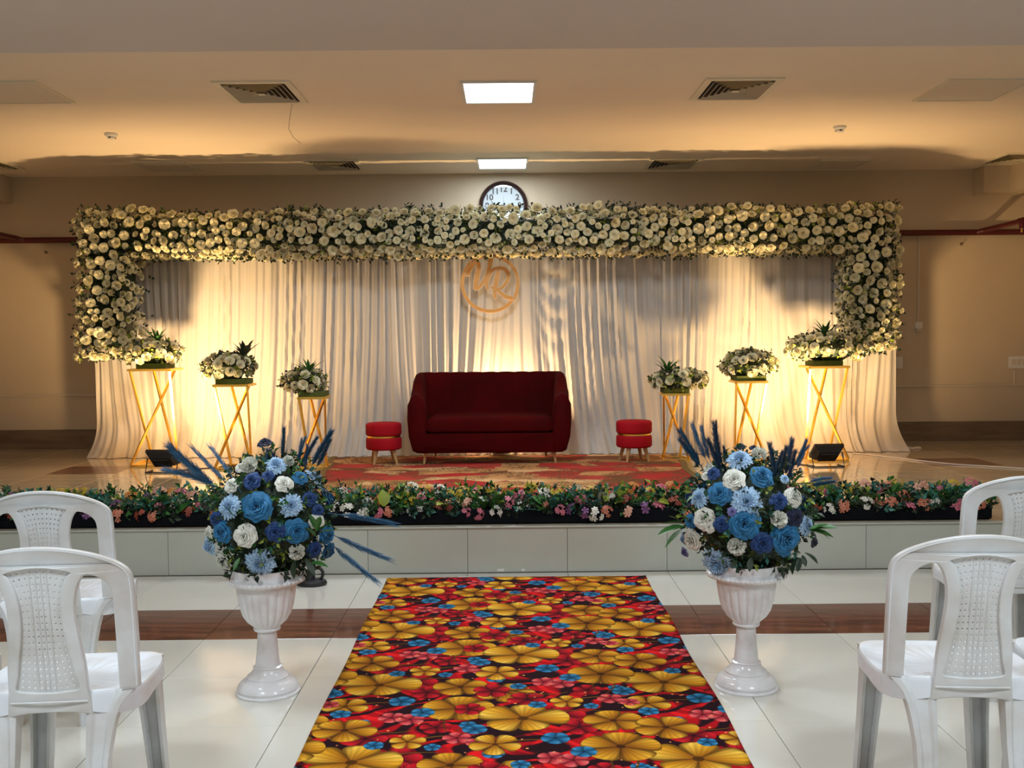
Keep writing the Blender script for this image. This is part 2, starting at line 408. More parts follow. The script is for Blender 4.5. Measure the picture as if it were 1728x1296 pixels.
for (ang, ln, wd, y) in ((PI/2 - 2*PI*(3.78/12), .085, .006, -.017), (PI/2 - 2*PI*(46.3/60), .135, .0045, -.020), (PI/2 - 0.02, .10, .0012, -.023)):
    m = MB(); m.add([(-.025,-.0,-wd),(ln,0,-wd*.4),(ln,0,wd*.4),(-.025,0,wd),(-.025,-.0015,-wd),(ln,-.0015,-wd*.4),(ln,-.0015,wd*.4),(-.025,-.0015,wd)],
          [(0,1,2,3),(7,6,5,4),(0,4,5,1),(1,5,6,2),(2,6,7,3),(3,7,4,0)])
    o = m.obj('hand', INK, t, False, (0, y, 0)); o.rotation_euler = (0, -ang, 0)
MB().lathe([(.011, .012), (.011, .026), (0.0, .027)], 16, M=RX).obj('hub', INK, t)
gl = bpy.data.materials.new('clear_glass'); gl.use_nodes = True
N = gl.node_tree.nodes; L = gl.node_tree.links; N.clear()
o_ = N.new('ShaderNodeOutputMaterial'); tr = N.new('ShaderNodeBsdfTransparent'); gs = N.new('ShaderNodeBsdfGlossy'); gs.inputs['Roughness'].default_value = 0.03
mx = N.new('ShaderNodeMixShader'); mx.inputs[0].default_value = 0.05
L.new(tr.outputs[0], mx.inputs[1]); L.new(gs.outputs[0], mx.inputs[2]); L.new(mx.outputs[0], o_.inputs[0])
GLASS = gl
MB().lathe([(CR-.042, .030), (CR-.042, .032)], 48, M=RX).obj('glass', GLASS, t)

# ------------------------------------------------------------------ drape backdrop
CY = 9.96; CT = 2.49
def fnz(x, s=0.0): return noise.noise(Vector((x, s, 3.7)))
def drape_y(u, z):
    h = max(0.0, min(1.0, (CT - z) / (CT - SH)))
    lean = (0.50 * fnz(u * 0.9, 2.0)) * min(1, (u + 3.96) / .4, (3.76 - u) / .4) + 0.12 * fnz(u * 2.3, 9.0)
    q = u + lean * h ** 2.2
    p = q * 2 * PI / 0.088 + 7.0 * fnz(q * 1.9, 5.0) + 3.0 * fnz(q * 5.5, 1.0 + h * 0.4)
    A = 0.0085 * (0.8 + 1.5 * max(-0.4, fnz(q * 2.6, 7.0)) + 0.35 * h)
    y = A * math.sin(p) + 0.55 * A * math.sin(2.31 * p + 1.1 + 2 * h) + 0.045 * fnz(q * 1.1, 4.0) * (0.4 + h)
    y += 0.022 * fnz(q * 9, 3.0 + h * 0.7) + 0.009 * fnz(q * 31, 6.0 + h * 0.9)
    for (u0, z0, w, hh, a) in ((0.50, 1.75, 0.30, 0.95, 4.2), (1.55, 1.55, 0.26, 0.6, 3.0), (-2.55, 0.75, 0.3, 0.55, 2.4), (-3.25, 0.7, 0.28, 0.5, 2.6), (2.1, 1.1, 0.3, 0.6, 2.2), (3.0, 2.0, .3, .5, 2.4), (-1.5, .8, .25, .5, 2.5)):
        dx = (u - u0) / w; dz = (z - z0) / hh
        if abs(dx) < 1 and abs(dz) < 1:
            k = (1 - dx * dx) ** 2 * (1 - dz * dz) ** 2
            ze = z - a * (u - u0) ** 2 * (1.2 - 0.5 * dz)
            y = y * (1 - 0.7 * k) + k * 0.0065 * math.sin(2 * PI * ze / 0.21 + 1.5 * fnz(u * 2, z * 1.2)) + k * .0035 * math.sin(2 * PI * ze / 0.08 + 2 * fnz(u * 3, z))
    b = max(0.0, 1 - (z - SH) / 0.34)
    y -= 0.20 * b ** 2.2 + 0.03 * b * math.sin(p * 0.5)
    return y
dr = thing('drape_backdrop', 'wide pleated ivory drape backdrop hanging behind the sofa and floral arch', 'curtain', (0, CY, SH))
seams = [-3.96, -3.03, -1.78, -0.34, 0.27, 1.48, 2.72, 3.73]
for i in range(7):
    a = seams[i]; b = seams[i+1] + (0.03 if i < 6 else 0)
    nu = int((b - a) / 0.0105); nv = 62
    off = -0.012 * (i % 2)
    def fn(s, t_, a=a, b=b, off=off, i=i):
        z = SH + 0.004 + (CT - SH - 0.004) * (t_ ** 1.25)
        u = a + (b - a) * s
        y = drape_y(u, z) + off
        f = max(0.0, 1 - (z - SH) / 0.42) ** 2             # the outer hems spread out along the floor
        x = u
        if i == 0: x = u - 0.055 * f * (1 - s) ** 2
        if i == 6: x = u + 0.07 * f * s ** 2
        if t_ == 0: y -= 0.015 * math.sin(u * 70)
        return (x, y, z - SH)
    MB().grid(fn, nu, nv).obj('drape_panel', DRAPE, dr, 80)
rod = MB().tube([(-3.97, 0.05, CT - SH), (3.75, 0.05, CT - SH)], 0.018, 8)
rod.obj('top_rod', WHITEM, dr)
for x in (-3.95, -1.4, 1.2, 3.72):
    MB().tube([(x, 0.12, 0), (x, 0.12, CT - SH), (x, 0.05, CT - SH)], 0.018, 8).obj('upright', WHITEM, dr)

# ------------------------------------------------------------------ flower meshes
def petal(mb, a0, w, r0, r1, z0, z1, curl, nu=3, nv=2, wave=0.0, tip=0.0, rs=None, mi=0):
    """one cupped petal around +Z: angle a0, half-width w, grows from radius r0 to r1"""
    def fn(s, t):
        sx = 2 * s - 1
        wid = w * (math.sin(PI * (0.18 + 0.62 * t)) ** 0.7) * (1 - tip * t * t)
        a = a0 + sx * wid
        r = r0 + (r1 - r0) * (t ** 0.8)
        z = z0 + (z1 - z0) * math.sin(t * PI / 2) - curl * t * t * t
        r *= 1 - 0.06 * sx * sx
        z -= 0.16 * sx * sx * (z1 - z0 + 0.1) * t
        if wave: z += wave * math.sin(sx * 5 + a0 * 3) * t; r += wave * math.cos(sx * 4 + a0 * 7) * t
        return (r * math.cos(a), r * math.sin(a), z)
    mb.grid(fn, nu, nv, mi=mi)
def rose_mesh(name, m, seed, hero=False, openness=1.0):
    rng = random.Random(seed); mb = MB()
    rings = ((2, 0.00, 0.16, 0.02, 0.80, 0.02, 1.7), (3, 0.03, 0.36, 0.0, 0.80, 0.04, 1.2), (4, 0.10, 0.62, -0.10, 0.74, 0.08, 1.0), (5, 0.20, 0.84, -0.25, 0.62, 0.10, 0.86), (6, 0.24, 0.98, -0.35, 0.40, 0.10, 0.74))
    if hero: rings = ((2, 0.00, 0.10, 0.0, 0.60, 0.01, 1.8), (3, 0.02, 0.22, 0.0, 0.60, 0.03, 1.2), (3, 0.05, 0.36, -0.02, 0.57, 0.05, 1.15), (4, 0.08, 0.52, -0.05, 0.50, 0.09, 0.95), (5, 0.10, 0.70, -0.10, 0.40, 0.14, 0.82), (5, 0.12, 0.88, -0.16, 0.24, 0.16, 0.80), (6, 0.14, 1.0, -0.24, 0.06, 0.14, 0.66))
    for k, (n, r0, r1, z0, z1, cu, w) in enumerate(rings):
        o = rng.random() * 6
        for i in range(n):
            petal(mb, o + 2 * PI * i / n + rng.uniform(-.15, .15), w * rng.uniform(.9, 1.1), r0, r1 * rng.uniform(.92, 1.06) * (openness if k > 2 else 1), z0, z1 + rng.uniform(-.04, .04), cu,
                  5 if hero else 3, 4 if hero else 2, wave=0.035 if hero else 0.02)
    return mb.mesh(name, m, 100)
def mum_mesh(name, m, seed):
    rng = random.Random(seed); mb = MB()
    for k in range(9):
        n = 8 + 3 * k if k < 5 else 22; r1 = 0.18 + 0.12 * k; z1 = 0.62 - 0.085 * k; 
        for i in range(n):
            a = 2 * PI * i / n + k * 0.7 + rng.uniform(-.12, .12)
            petal(mb, a, 0.34 - 0.024 * k, 0.04 + 0.03 * k, r1 * rng.uniform(.9, 1.1) * .92, -0.25 + 0.02 * k, z1 + rng.uniform(-.05, .05), 0.02 * k, 2, 3, tip=0.25)
    return mb.mesh(name, m, 100)
def carnation_mesh(name, m, seed):
    rng = random.Random(seed); mb = MB()
    for k in range(60):
        a = rng.random() * 2 * PI; el = math.acos(rng.uniform(0.0, 1.0))
        q = aim((math.sin(el) * math.cos(a), math.sin(el) * math.sin(a), math.cos(el) * 0.85), rng.random() * 6)
        M = q.to_matrix().to_4x4()
        def fn(s, t):
            sx = 2 * s - 1
            return (sx * 0.20 * (0.4 + t), 0.07 * math.sin(sx * 6 + k) * t, 0.35 + 0.55 * t - 0.08 * sx * sx + 0.04 * math.sin(sx * 14 + k) * t)
        mb.grid(fn, 6, 2, M)
    return mb.mesh(name, m, 100)
def leaf_mesh(name, m, ln=1.0, wd=0.28, bend=0.25, n=4, lob=0.0):
    mb = MB()
    def fn(s, t):
        sx = 2 * s - 1
        w = wd * (math.sin(PI * min(1, t * 0.94 + 0.04)) ** 0.8) * (1 + lob * math.sin(t * 26))
        return (sx * w, ln * t, 0.35 * abs(sx) * w - bend * t * t)
    mb.grid(fn, 2, n)
    return mb.mesh(name, m, 80)
def spray_mb(mb, M, n, ln, wd, spread=1.0, rng=random, mi=0):
    """a little sprig: stem and paired leaves, growing along +Z"""
    for i in range(n):
        t = (i + 1) / n; a = i * 2.4
        d = Vector((math.cos(a) * spread * (1.1 - 0.6 * t), math.sin(a) * spread * (1.1 - 0.6 * t), 0.6 + 0.4 * t)).normalized()
        q = d.to_track_quat('Y', 'Z').to_matrix().to_4x4()
        MM = M @ Matrix.Translation((0, 0, ln * t * 0.75)) @ q
        L_ = ln * rng.uniform(.45, .7); W_ = wd
        mb.add([(0, 0, 0), (W_, L_*.45, .1*L_), (0, L_, -.15*L_), (-W_, L_*.45, .1*L_)], [(0, 1, 2), (0, 2, 3)], MM, mi)
CREAM = mat('ivory_rose_petal', (0.90, 0.86, 0.60), 0.6, var=0.10, vscale=3, trans=0.18, rnd=0.12, sheen=0.1)
LEAF = mat('dark_green_leaf', (0.018, 0.042, 0.016), 0.5, var=0.5, vscale=30)
LEAFM = mat('mid_green_leaf', (0.05, 0.19, 0.035), 0.45, var=0.4, vscale=20, rnd=0.3)
LEAFL = mat('yellow_green_leaf', (0.32, 0.40, 0.04), 0.5, var=0.3, vscale=20, rnd=0.2)
TEAL = mat('blue_green_leaf', (0.045, 0.20, 0.15), 0.45, var=0.3, vscale=20, rnd=0.3)
ROSES = [rose_mesh('rose', CREAM, s) for s in range(4)]

def orient(n, roll): return aim(n, roll)

# ------------------------------------------------------------------ floral arch
AY0, AY1 = 9.38, 9.86
P = lambda px, py: at(px, py, AY0)
tl = P(134, 362); tr_ = P(1516, 352); il = P(207, 425); ir = P(1446, 412); bl = P(150, 604); br_ = P(1500, 592)
XL, XR = -3.86, 3.52; XIL, XIR = -3.45, 3.14
ZT, ZB, ZP = tl.z, P(864, 421).z, P(864, 592).z
arch = thing('floral_arch', 'long white rose and dark leaf arch framing the top and sides of the drape', 'floral arch', (0, (AY0+AY1)/2, SH))
AO = Vector((0, (AY0+AY1)/2, SH))
core = MB()
k = 0.06
for (x0, x1, z0, z1) in ((XL+k, XR-k, ZB+k, ZT-k), (XL+k, XIL-k, ZP+k, ZB+k), (XIR+k, XR-k, ZP+k, ZB+k)):
    core.box((x0, AY0 + .13 - AO.y, z0 - SH), (x1, AY1 - AO.y, z1 - SH), ch=.02)
core.obj('backing_block', LEAF, arch, False)
for x in (XL + .12, XR - .12):
    MB().tube([(x, AY1 - AO.y + .0, ZP - SH + .1), (x, AY1 + .20 - AO.y, ZP - SH), (x, AY1 + .20 - AO.y, 0)], 0.018, 8).obj('support_pole', DARK, arch)
def inside(x, z, g=0.0):
    if not (XL - g <= x <= XR + g and ZP - g <= z <= ZT + g): return False
    if XIL + g < x < XIR - g and z < ZB - g: return False
    return True
rng = random.Random(11)
edge = lambda x, z: 0.055 * noise.noise(Vector((x * 2.1, z * 2.1, 0.5)))
fl = []
def try_add(x, z, y, r, nrm, dmin, lst):
    for (a, b, c, rr, _) in lst:
        q = (r + rr) * dmin
        if abs(a - x) < q and (a-x)**2 + (b-z)**2 + (c-y)**2 < q**2: return False
    lst.append((x, z, y, r, nrm)); return True
tries = 0
while tries < 26000:
    tries += 1
    x = rng.uniform(XL - .05, XR + .05); z = rng.uniform(ZP - .05, ZT + .05)
    if not inside(x, z, 0.02 + edge(x, z)): continue
    r = rng.uniform(0.038, 0.058) if tries < 5000 else rng.uniform(.026, .048)
    d = 0.98 if tries < 5000 else 0.86
    n = Vector((rng.uniform(-.45, .45), -1, rng.uniform(-.5, .4)))
    if z > ZT - .06: n.z += .8
    if z < ZB + .05 and XIL < x < XIR: n.z -= .9
    if z < ZP + .06: n.z -= .9
    if x < XL + .06: n.x -= .9
    if x > XR - .06: n.x += .9
    y = AY0 + rng.uniform(-0.02, 0.05) + 0.03 * noise.noise(Vector((x * 3, z * 3, 8)))
    try_add(x, z, y, r, n, d, fl)
side = []
for tries in range(9000):                               # underside, top and ends
    f = rng.randrange(5); y = rng.uniform(AY0 + .06, AY1)
    if f == 0: x = rng.uniform(XIL, XIR); z = ZB - .01; n = Vector((0, -.4, -1))
    elif f == 1: x = rng.uniform(XL, XR); z = ZT - .01; n = Vector((0, -.3, 1))
    elif f == 2: x = rng.choice((XL, XR)); z = rng.uniform(ZP, ZT); n = Vector((1 if x > 0 else -1, -.3, 0))
    elif f == 3: x = rng.choice((XIL, XIR)); z = rng.uniform(ZP, ZB); n = Vector((-1 if x > 0 else 1, -.3, 0))
    else: x = rng.choice((rng.uniform(XL, XIL), rng.uniform(XIR, XR))); z = ZP; n = Vector((0, -.3, -1))
    try_add(x, z, y, rng.uniform(.036, .055), n, 1.1, side)
rng.shuffle(fl)
fl.sort(key=lambda q: -q[3])
for (x, z, y, r, n) in fl[:300]:
    inst('rose', ROSES[rng.randrange(4)], arch, Vector((x, y - .02, z)) - AO, orient(n, rng.random() * 6), r)
stuff = MB()
base = [([tuple(v.co) for v in me.vertices], [tuple(p.vertices) for p in me.polygons]) for me in ROSES]
for (x, z, y, r, n) in fl[300:] + side:
    M = Matrix.LocRotScale(Vector((x, y - .015, z)) - AO, orient(n, rng.random() * 6), Vector((r, r, r)))
    vs, fs = base[rng.randrange(4)]; stuff.add(vs, fs, M)
tag(stuff.obj('small_roses', CREAM, arch, 100), kind='stuff')
lf = MB()
for k in range(4200):
    while True:
        x = rng.uniform(XL - .04, XR + .04); z = rng.uniform(ZP - .04, ZT + .04)
        if inside(x, z, 0.022 + edge(x, z)): break
    y = rng.uniform(AY0 + .0, AY0 + .14)
    e = 0.0
    n = Vector((rng.uniform(-1, 1), rng.uniform(-1.0, -.1), rng.uniform(-1, 1)))
    if z > ZT - .03: n.z = abs(n.z) + .6
    M = Matrix.LocRotScale(Vector((x, y, z)) - AO, aim(n, rng.random() * 6), Vector((1, 1, 1)))
    spray_mb(lf, M, 3, rng.uniform(.035, .07), rng.uniform(.010, .017), 1.0, rng, 1 if rng.random() < .16 else 0)
for (x, y, z, n) in [(s[0], s[2], s[1], s[4]) for s in side for _ in (0, 1)]:
    M = Matrix.LocRotScale(Vector((x + rng.uniform(-.06, .06), y + rng.uniform(-.06, .06), z + rng.uniform(-.02, .02))) - AO, aim(n, rng.random() * 6), Vector((1, 1, 1)))
    spray_mb(lf, M, 3, rng.uniform(.035, .06), .014, 1.0, rng, 0)
tag(lf.obj('leaves', [LEAF, LEAFL], arch, False), kind='stuff')

# ------------------------------------------------------------------ monogram disc
mc = at(827.2, 478, 9.80); S = 9.80 / 1750 / 10.8
mg = thing('monogram_sign', 'round gold-orange ring sign with script letters VR hanging on the drape', 'sign', mc)
MB().lathe([(505*S, 0), (505*S, .003)], 64, M=RX).obj('clear_disc', GLASS, mg)
PALE = mat('pale_cream_edge', (0.85, 0.75, 0.58), 0.5)
def ring(r0, r1, y0, y1, m, nm):
    secs = []
    for k in range(73):
        q = 2*PI*k/72; c, s = math.cos(q), math.sin(q)
        secs.append([(r0*c, y0, r0*s), (r1*c, y0, r1*s), (r1*c, y1, r1*s), (r0*c, y1, r0*s)])
    return MB().loft(secs, caps=False).obj(nm, m, mg)
ring(476*S, 534*S, -.010, -.002, GOLDP, 'ring')
ring(472*S, 539*S, -.005, -.001, PALE, 'ring_edge')
strokes = {
 'letter_v': [[(255,545,64),(280,470,66),(340,370,64),(410,312,56),(462,316,54),(466,390,68),(443,520,84),(415,680,84),(408,760,72),(428,790,50)],
              [(428,790,50),(490,730,54),(570,620,58),(630,500,58),(665,380,62),(688,235,68)]],
 'letter_r': [[(636,795,30),(612,735,48),(608,650,62),(640,560,62),(700,462,52),(790,415,46),(880,412,50),(960,448,62),(1003,540,68),(982,640,62),(905,740,50),(815,790,40),(745,788,44),(680,735,26)],
              [(822,452,60),(800,560,76),(776,700,76),(756,830,66),(768,958,36)],
              [(800,800,40),(880,872,52),(960,930,62),(1085,952,66)]]}
def ribbon(mb, pts, wadd, y0, y1):
    Q = []
    P3 = [Vector((p[0], p[1], p[2])) for p in pts]
    for i in range(len(P3) - 1):                        # Catmull-Rom
        p0 = P3[max(i-1, 0)]; p1 = P3[i]; p2 = P3[i+1]; p3 = P3[min(i+2, len(P3)-1)]
        for s in range(6):
            t_ = s / 6; Q.append(0.5*((2*p1)+(-p0+p2)*t_+(2*p0-5*p1+4*p2-p3)*t_*t_+(-p0+3*p1-3*p2+p3)*t_**3))
    Q.append(P3[-1])
    secs = []
    for i, q in enumerate(Q):
        t_ = Q[min(i+1, len(Q)-1)] - Q[max(i-1, 0)]; l = math.hypot(t_.x, t_.y); nx, ny = -t_.y/l, t_.x/l
        w_ = q.z/2*1.12 + wadd
        ex = 0
        if wadd and i in (0, len(Q)-1): ex = (-1 if i == 0 else 1) * wadd
        cx, cy = q.x + t_.x/l*ex, q.y + t_.y/l*ex
        a_ = ((cx + nx*w_ - 672)*S, -(cy + ny*w_ - 680)*S); b_ = ((cx - nx*w_ - 672)*S, -(cy - ny*w_ - 680)*S)
        secs.append([(a_[0], y0, a_[1]), (b_[0], y0, b_[1]), (b_[0], y1, b_[1]), (a_[0], y1, a_[1])])
    mb.loft(secs)
for nm, sts in strokes.items():
    m = MB(); e = MB()
    for i, st in enumerate(sts):
        ribbon(m, st, 0, -.0145 - .0006*i - (.001 if nm[-1] == 'r' else 0), -.006); ribbon(e, st, 9, -.0125 - .0001*i, -.0105 + .0001*i)
    L_ = m.obj(nm, GOLDP, mg, 30); e.obj('letter_edge', PALE, L_, 30)

# ------------------------------------------------------------------ rose bouquets on gold stands
def bar(mb, a, b, wd=0.018):
    a, b = Vector(a), Vector(b); d = (b - a); q = d.to_track_quat('Z', 'Y').to_matrix().to_4x4(); h = wd/2
    mb.box((-h, -h, 0), (h, h, d.length), Matrix.Translation(a) @ q, ch=.0015)
def stand(cx, cy, wt, h, label, rz=0.0, flip=1):
    t = thing('flower_stand', label, 'flower stand', (cx, cy, SH), rz)
    a = wt/2; b = wt/2 * 0.98; w_ = 0.018
    for nm, z, s in (('top_frame', h - w_/2, a), ('base_frame', w_/2, b)):
        m = MB()
        for (p, q) in (((-s,-s),(s,-s)),((s,-s),(s,s)),((s,s),(-s,s)),((-s,s),(-s,-s))):
            bar(m, (*p, z), (*q, z), w_)
        m.obj(nm, GOLD, t, False)
    z1 = h - w_; z0 = w_
    segs = (((-a*.9,-a,z1),(-b*.55,b*.9,z0)), ((a,-a,z1),(b*.70,b*.9,z0)), ((-a*.45,a,z1),(b,-b*.2,z0)), ((a*.62,a,z1),(-b,-b,z0)))
    for p, q in segs:
        p = (p[0]*flip, p[1], p[2]); q = (q[0]*flip, q[1], q[2])
        m = MB(); bar(m, p, q, 0.018); m.obj('leg', GOLD, t, False)
    MB().box((-a, -a, h - .002), (a, a, h + .003), ch=.001).obj('top_plate', GOLD, t, False)
    return t
def dome(cx, cy, z0, rx, ry, rz_, n, label, seed, spiky=None, foamw=.24, off=(0, 0)):
    """dome of roses whose flat foam base stands at height z0"""
    t = thing('rose_bouquet', label, 'flower arrangement', (cx, cy, z0))
    r = random.Random(seed)
    MB().box((-foamw/2, -foamw/2, 0), (foamw/2, foamw/2, .045), ch=.004).obj('foam_base', FOAM, t, False)
    O = Vector((off[0], 0, rz_ * 0.62 + off[1])); lst = []
    for k in range(4000):
        v = Vector((r.gauss(0, 1), r.gauss(0, 1), r.gauss(0, 1))).normalized()
        if v.z < -0.62: continue
        p = Vector((v.x * rx, v.y * ry, v.z * rz_)) * r.uniform(.86, 1.0)
        if p.z + O.z < .03 and abs(p.x) < foamw*.45: continue
        if any((p - q).length < 0.072 for q, _ in lst): continue
        lst.append((p, v))
        if len(lst) >= n: break
    for p, v in lst:
        nn = Vector((v.x, v.y, v.z + .15))
        inst('rose', ROSES[r.randrange(4)], t, p + O, orient(nn, r.random()*6), r.uniform(.040, .053))
    m = MB()
    m.lathe([(foamw*.42, .03 - O.z), (rx*.60, -rz_*.35), (rx*.75, .0), (rx*.5, rz_*.55), (.01, rz_*.72)], 16, M=Matrix.Translation(O) @ Matrix.Diagonal((1, ry/rx, 1, 1)))
    for k in range(int(n*8)):
        v = Vector((r.gauss(0, 1), r.gauss(0, 1), r.gauss(0, 1))).normalized()
        if v.z < -0.6: continue
        p = Vector((v.x*rx, v.y*ry, v.z*rz_))*r.uniform(.70, .92) + O
        if p.z < .02: p.z = .02
        spray_mb(m, Matrix.LocRotScale(p, aim(v + Vector((r.uniform(-.6,.6), r.uniform(-.6,.6), r.uniform(-.6,.6))), r.random()*6), Vector((1,1,1))), 3, r.uniform(.035, .062), .012, 1, r, 1 if r.random() < .25 else 0)
    tag(m.obj('leaves', [LEAF, LEAFL], t, False), kind='stuff')
    if spiky:
        sx, dk = spiky
        for k in range(13):
            a = k * 2.4; tilt = .25 + .75 * (k / 13)
            d = Vector((math.cos(a)*tilt, math.sin(a)*tilt, 1)).normalized()
            q = d.to_track_quat('Y', 'Z')
            inst('spiky_leaf', SPIKE[dk], t, Vector((sx, -.04, O.z + rz_ * .72)), q, r.uniform(.13, .19))
    return t
SPIKE = [leaf_mesh('spiky_leaf', LEAFM, 1.0, 0.085, 0.25, 4), leaf_mesh('spiky_leaf', LEAF, 1.0, 0.12, 0.2, 4)]
specs = [  # px left/right/top of stand, base y, depth, bouquet px (x0,x1,y0,y1), n, spiky, label
 (218, 288, 622, 9.32, (200, 312, 570, 618), 40, (.03, 0), 'tall gold stand nearest the left floral pillar', 'wide rose bouquet on the tall gold stand nearest the left floral pillar', 1),
 (359, 417, 648, 9.02, (332, 437, 594, 640), 34, (.10, 1), 'middle-height gold stand, second from the left', 'rose bouquet with dark leaves on the second gold stand from the left', 1),
 (501, 547, 669, 8.98, (469, 557, 622, 664), 26, (-.03, 0), 'shortest gold stand on the left side, nearest the left stool', 'small rose bouquet with spiky leaf tuft on the short stand left of the sofa', 1),
 (1121, 1165, 663, 9.30, (1091, 1200, 622, 658), 30, (-.07, 0), 'shortest gold stand on the right side, nearest the right stool', 'low rose bouquet with spiky leaf tuft on the short stand right of the sofa', -1),
 (1243, 1296, 642, 9.20, (1213, 1315, 588, 640), 34, None, 'middle-height gold stand, second from the right', 'round rose bouquet without tuft on the second gold stand from the right', -1),
 (1366, 1432, 617, 9.22, (1320, 1474, 558, 615), 56, (.0, 0), 'tall gold stand nearest the right floral pillar', 'widest rose bouquet on the tall stand nearest the right floral pillar', -1)]
for i, (x0, x1, yt, Y, (a, b, c, d), n, sp, l1, l2, flip) in enumerate(specs):
    pl = at(x0, yt, Y - .15); pr = at(x1, yt, Y - .15); wd = (pr - pl).x
    cx = (pl.x + pr.x)/2; h = at((x0+x1)/2, yt, Y).z - SH
    stand(cx, Y, wd, h, 'hourglass ' + l1, 0.0, flip)
    q0 = at(a, c, Y); q1 = at(b, d, Y); rx = (q1.x - q0.x)/2 - .03; rz_ = (q0.z - q1.z)/2 * .86
    dome(cx, Y, SH + h + .003, rx, min(rx, .30), rz_, n, l2, 40 + i, sp, min(.26, wd*.98), off=((q0.x+q1.x)/2 - cx, ((q0.z+q1.z)/2 - SH - h) - rz_*.62 - .01))

# ------------------------------------------------------------------ floodlights
LENS = emis('lit_flood_lens', (1.0, 0.72, 0.38), 6.0)
def flood(x, y, h, yaw, el, label, sc=1.0):
    t = thing('floodlight', label, 'floodlight', (x, y, SH), math.radians(yaw))
    R = Matrix.Translation((0, 0, h)) @ Matrix.Rotation(math.radians(el), 4, 'X')      # local +Y is the beam axis
    a, b, d = .125*sc, .088*sc, .05*sc
    m = MB()
    m.loft([[(-a*.72,-d,-b*.66),(a*.72,-d,-b*.66),(a*.72,-d,b*.66),(-a*.72,-d,b*.66)][::-1],
            [(-a,-.006,-b),(a,-.006,-b),(a,-.006,b),(-a,-.006,b)][::-1], [(-a,.02,-b),(a,.02,-b),(a,.02,b),(-a,.02,b)][::-1]], M=R)
    m.obj('housing', DARK, t, 20)
    for k in range(7):
        z = -b*.55 + k * b*1.1/6
        MB().box((-a*.6, -d-.018, z-.002), (a*.6, -d+.002, z+.002), R).obj('cooling_fin', DARK, t, False)
    MB().box((-a*.9, .0205, -b*.86), (a*.9, .0225, b*.86), R).obj('lens', LENS, t, False)
    br = MB(); a2 = a + .008
    piv = R @ Vector((0, -.012, 0))
    br.tube([(-a2, piv.y, piv.z), (-a2, -.06, .006), (a2, -.06, .006), (a2, piv.y, piv.z)], .006, 6)
    br.obj('bracket', DARK, t)
    MB().tube([(-a2, .09, .006), (-a2, -.06, .006)], .006, 6).obj('foot_bar', DARK, t)
    MB().tube([(a2, .09, .006), (a2, -.06, .006)], .006, 6).obj('foot_bar', DARK, t)
    return t
flood(*FL[0][:5], 'black floodlight on the stage floor in front of the left tall stand')
flood(*FL[1][:5], 'black floodlight on the stage floor in front of the right tall stand')
flood(*FL[2][:5], 'black floodlight on the rug half hidden under the sofa', 0.9)

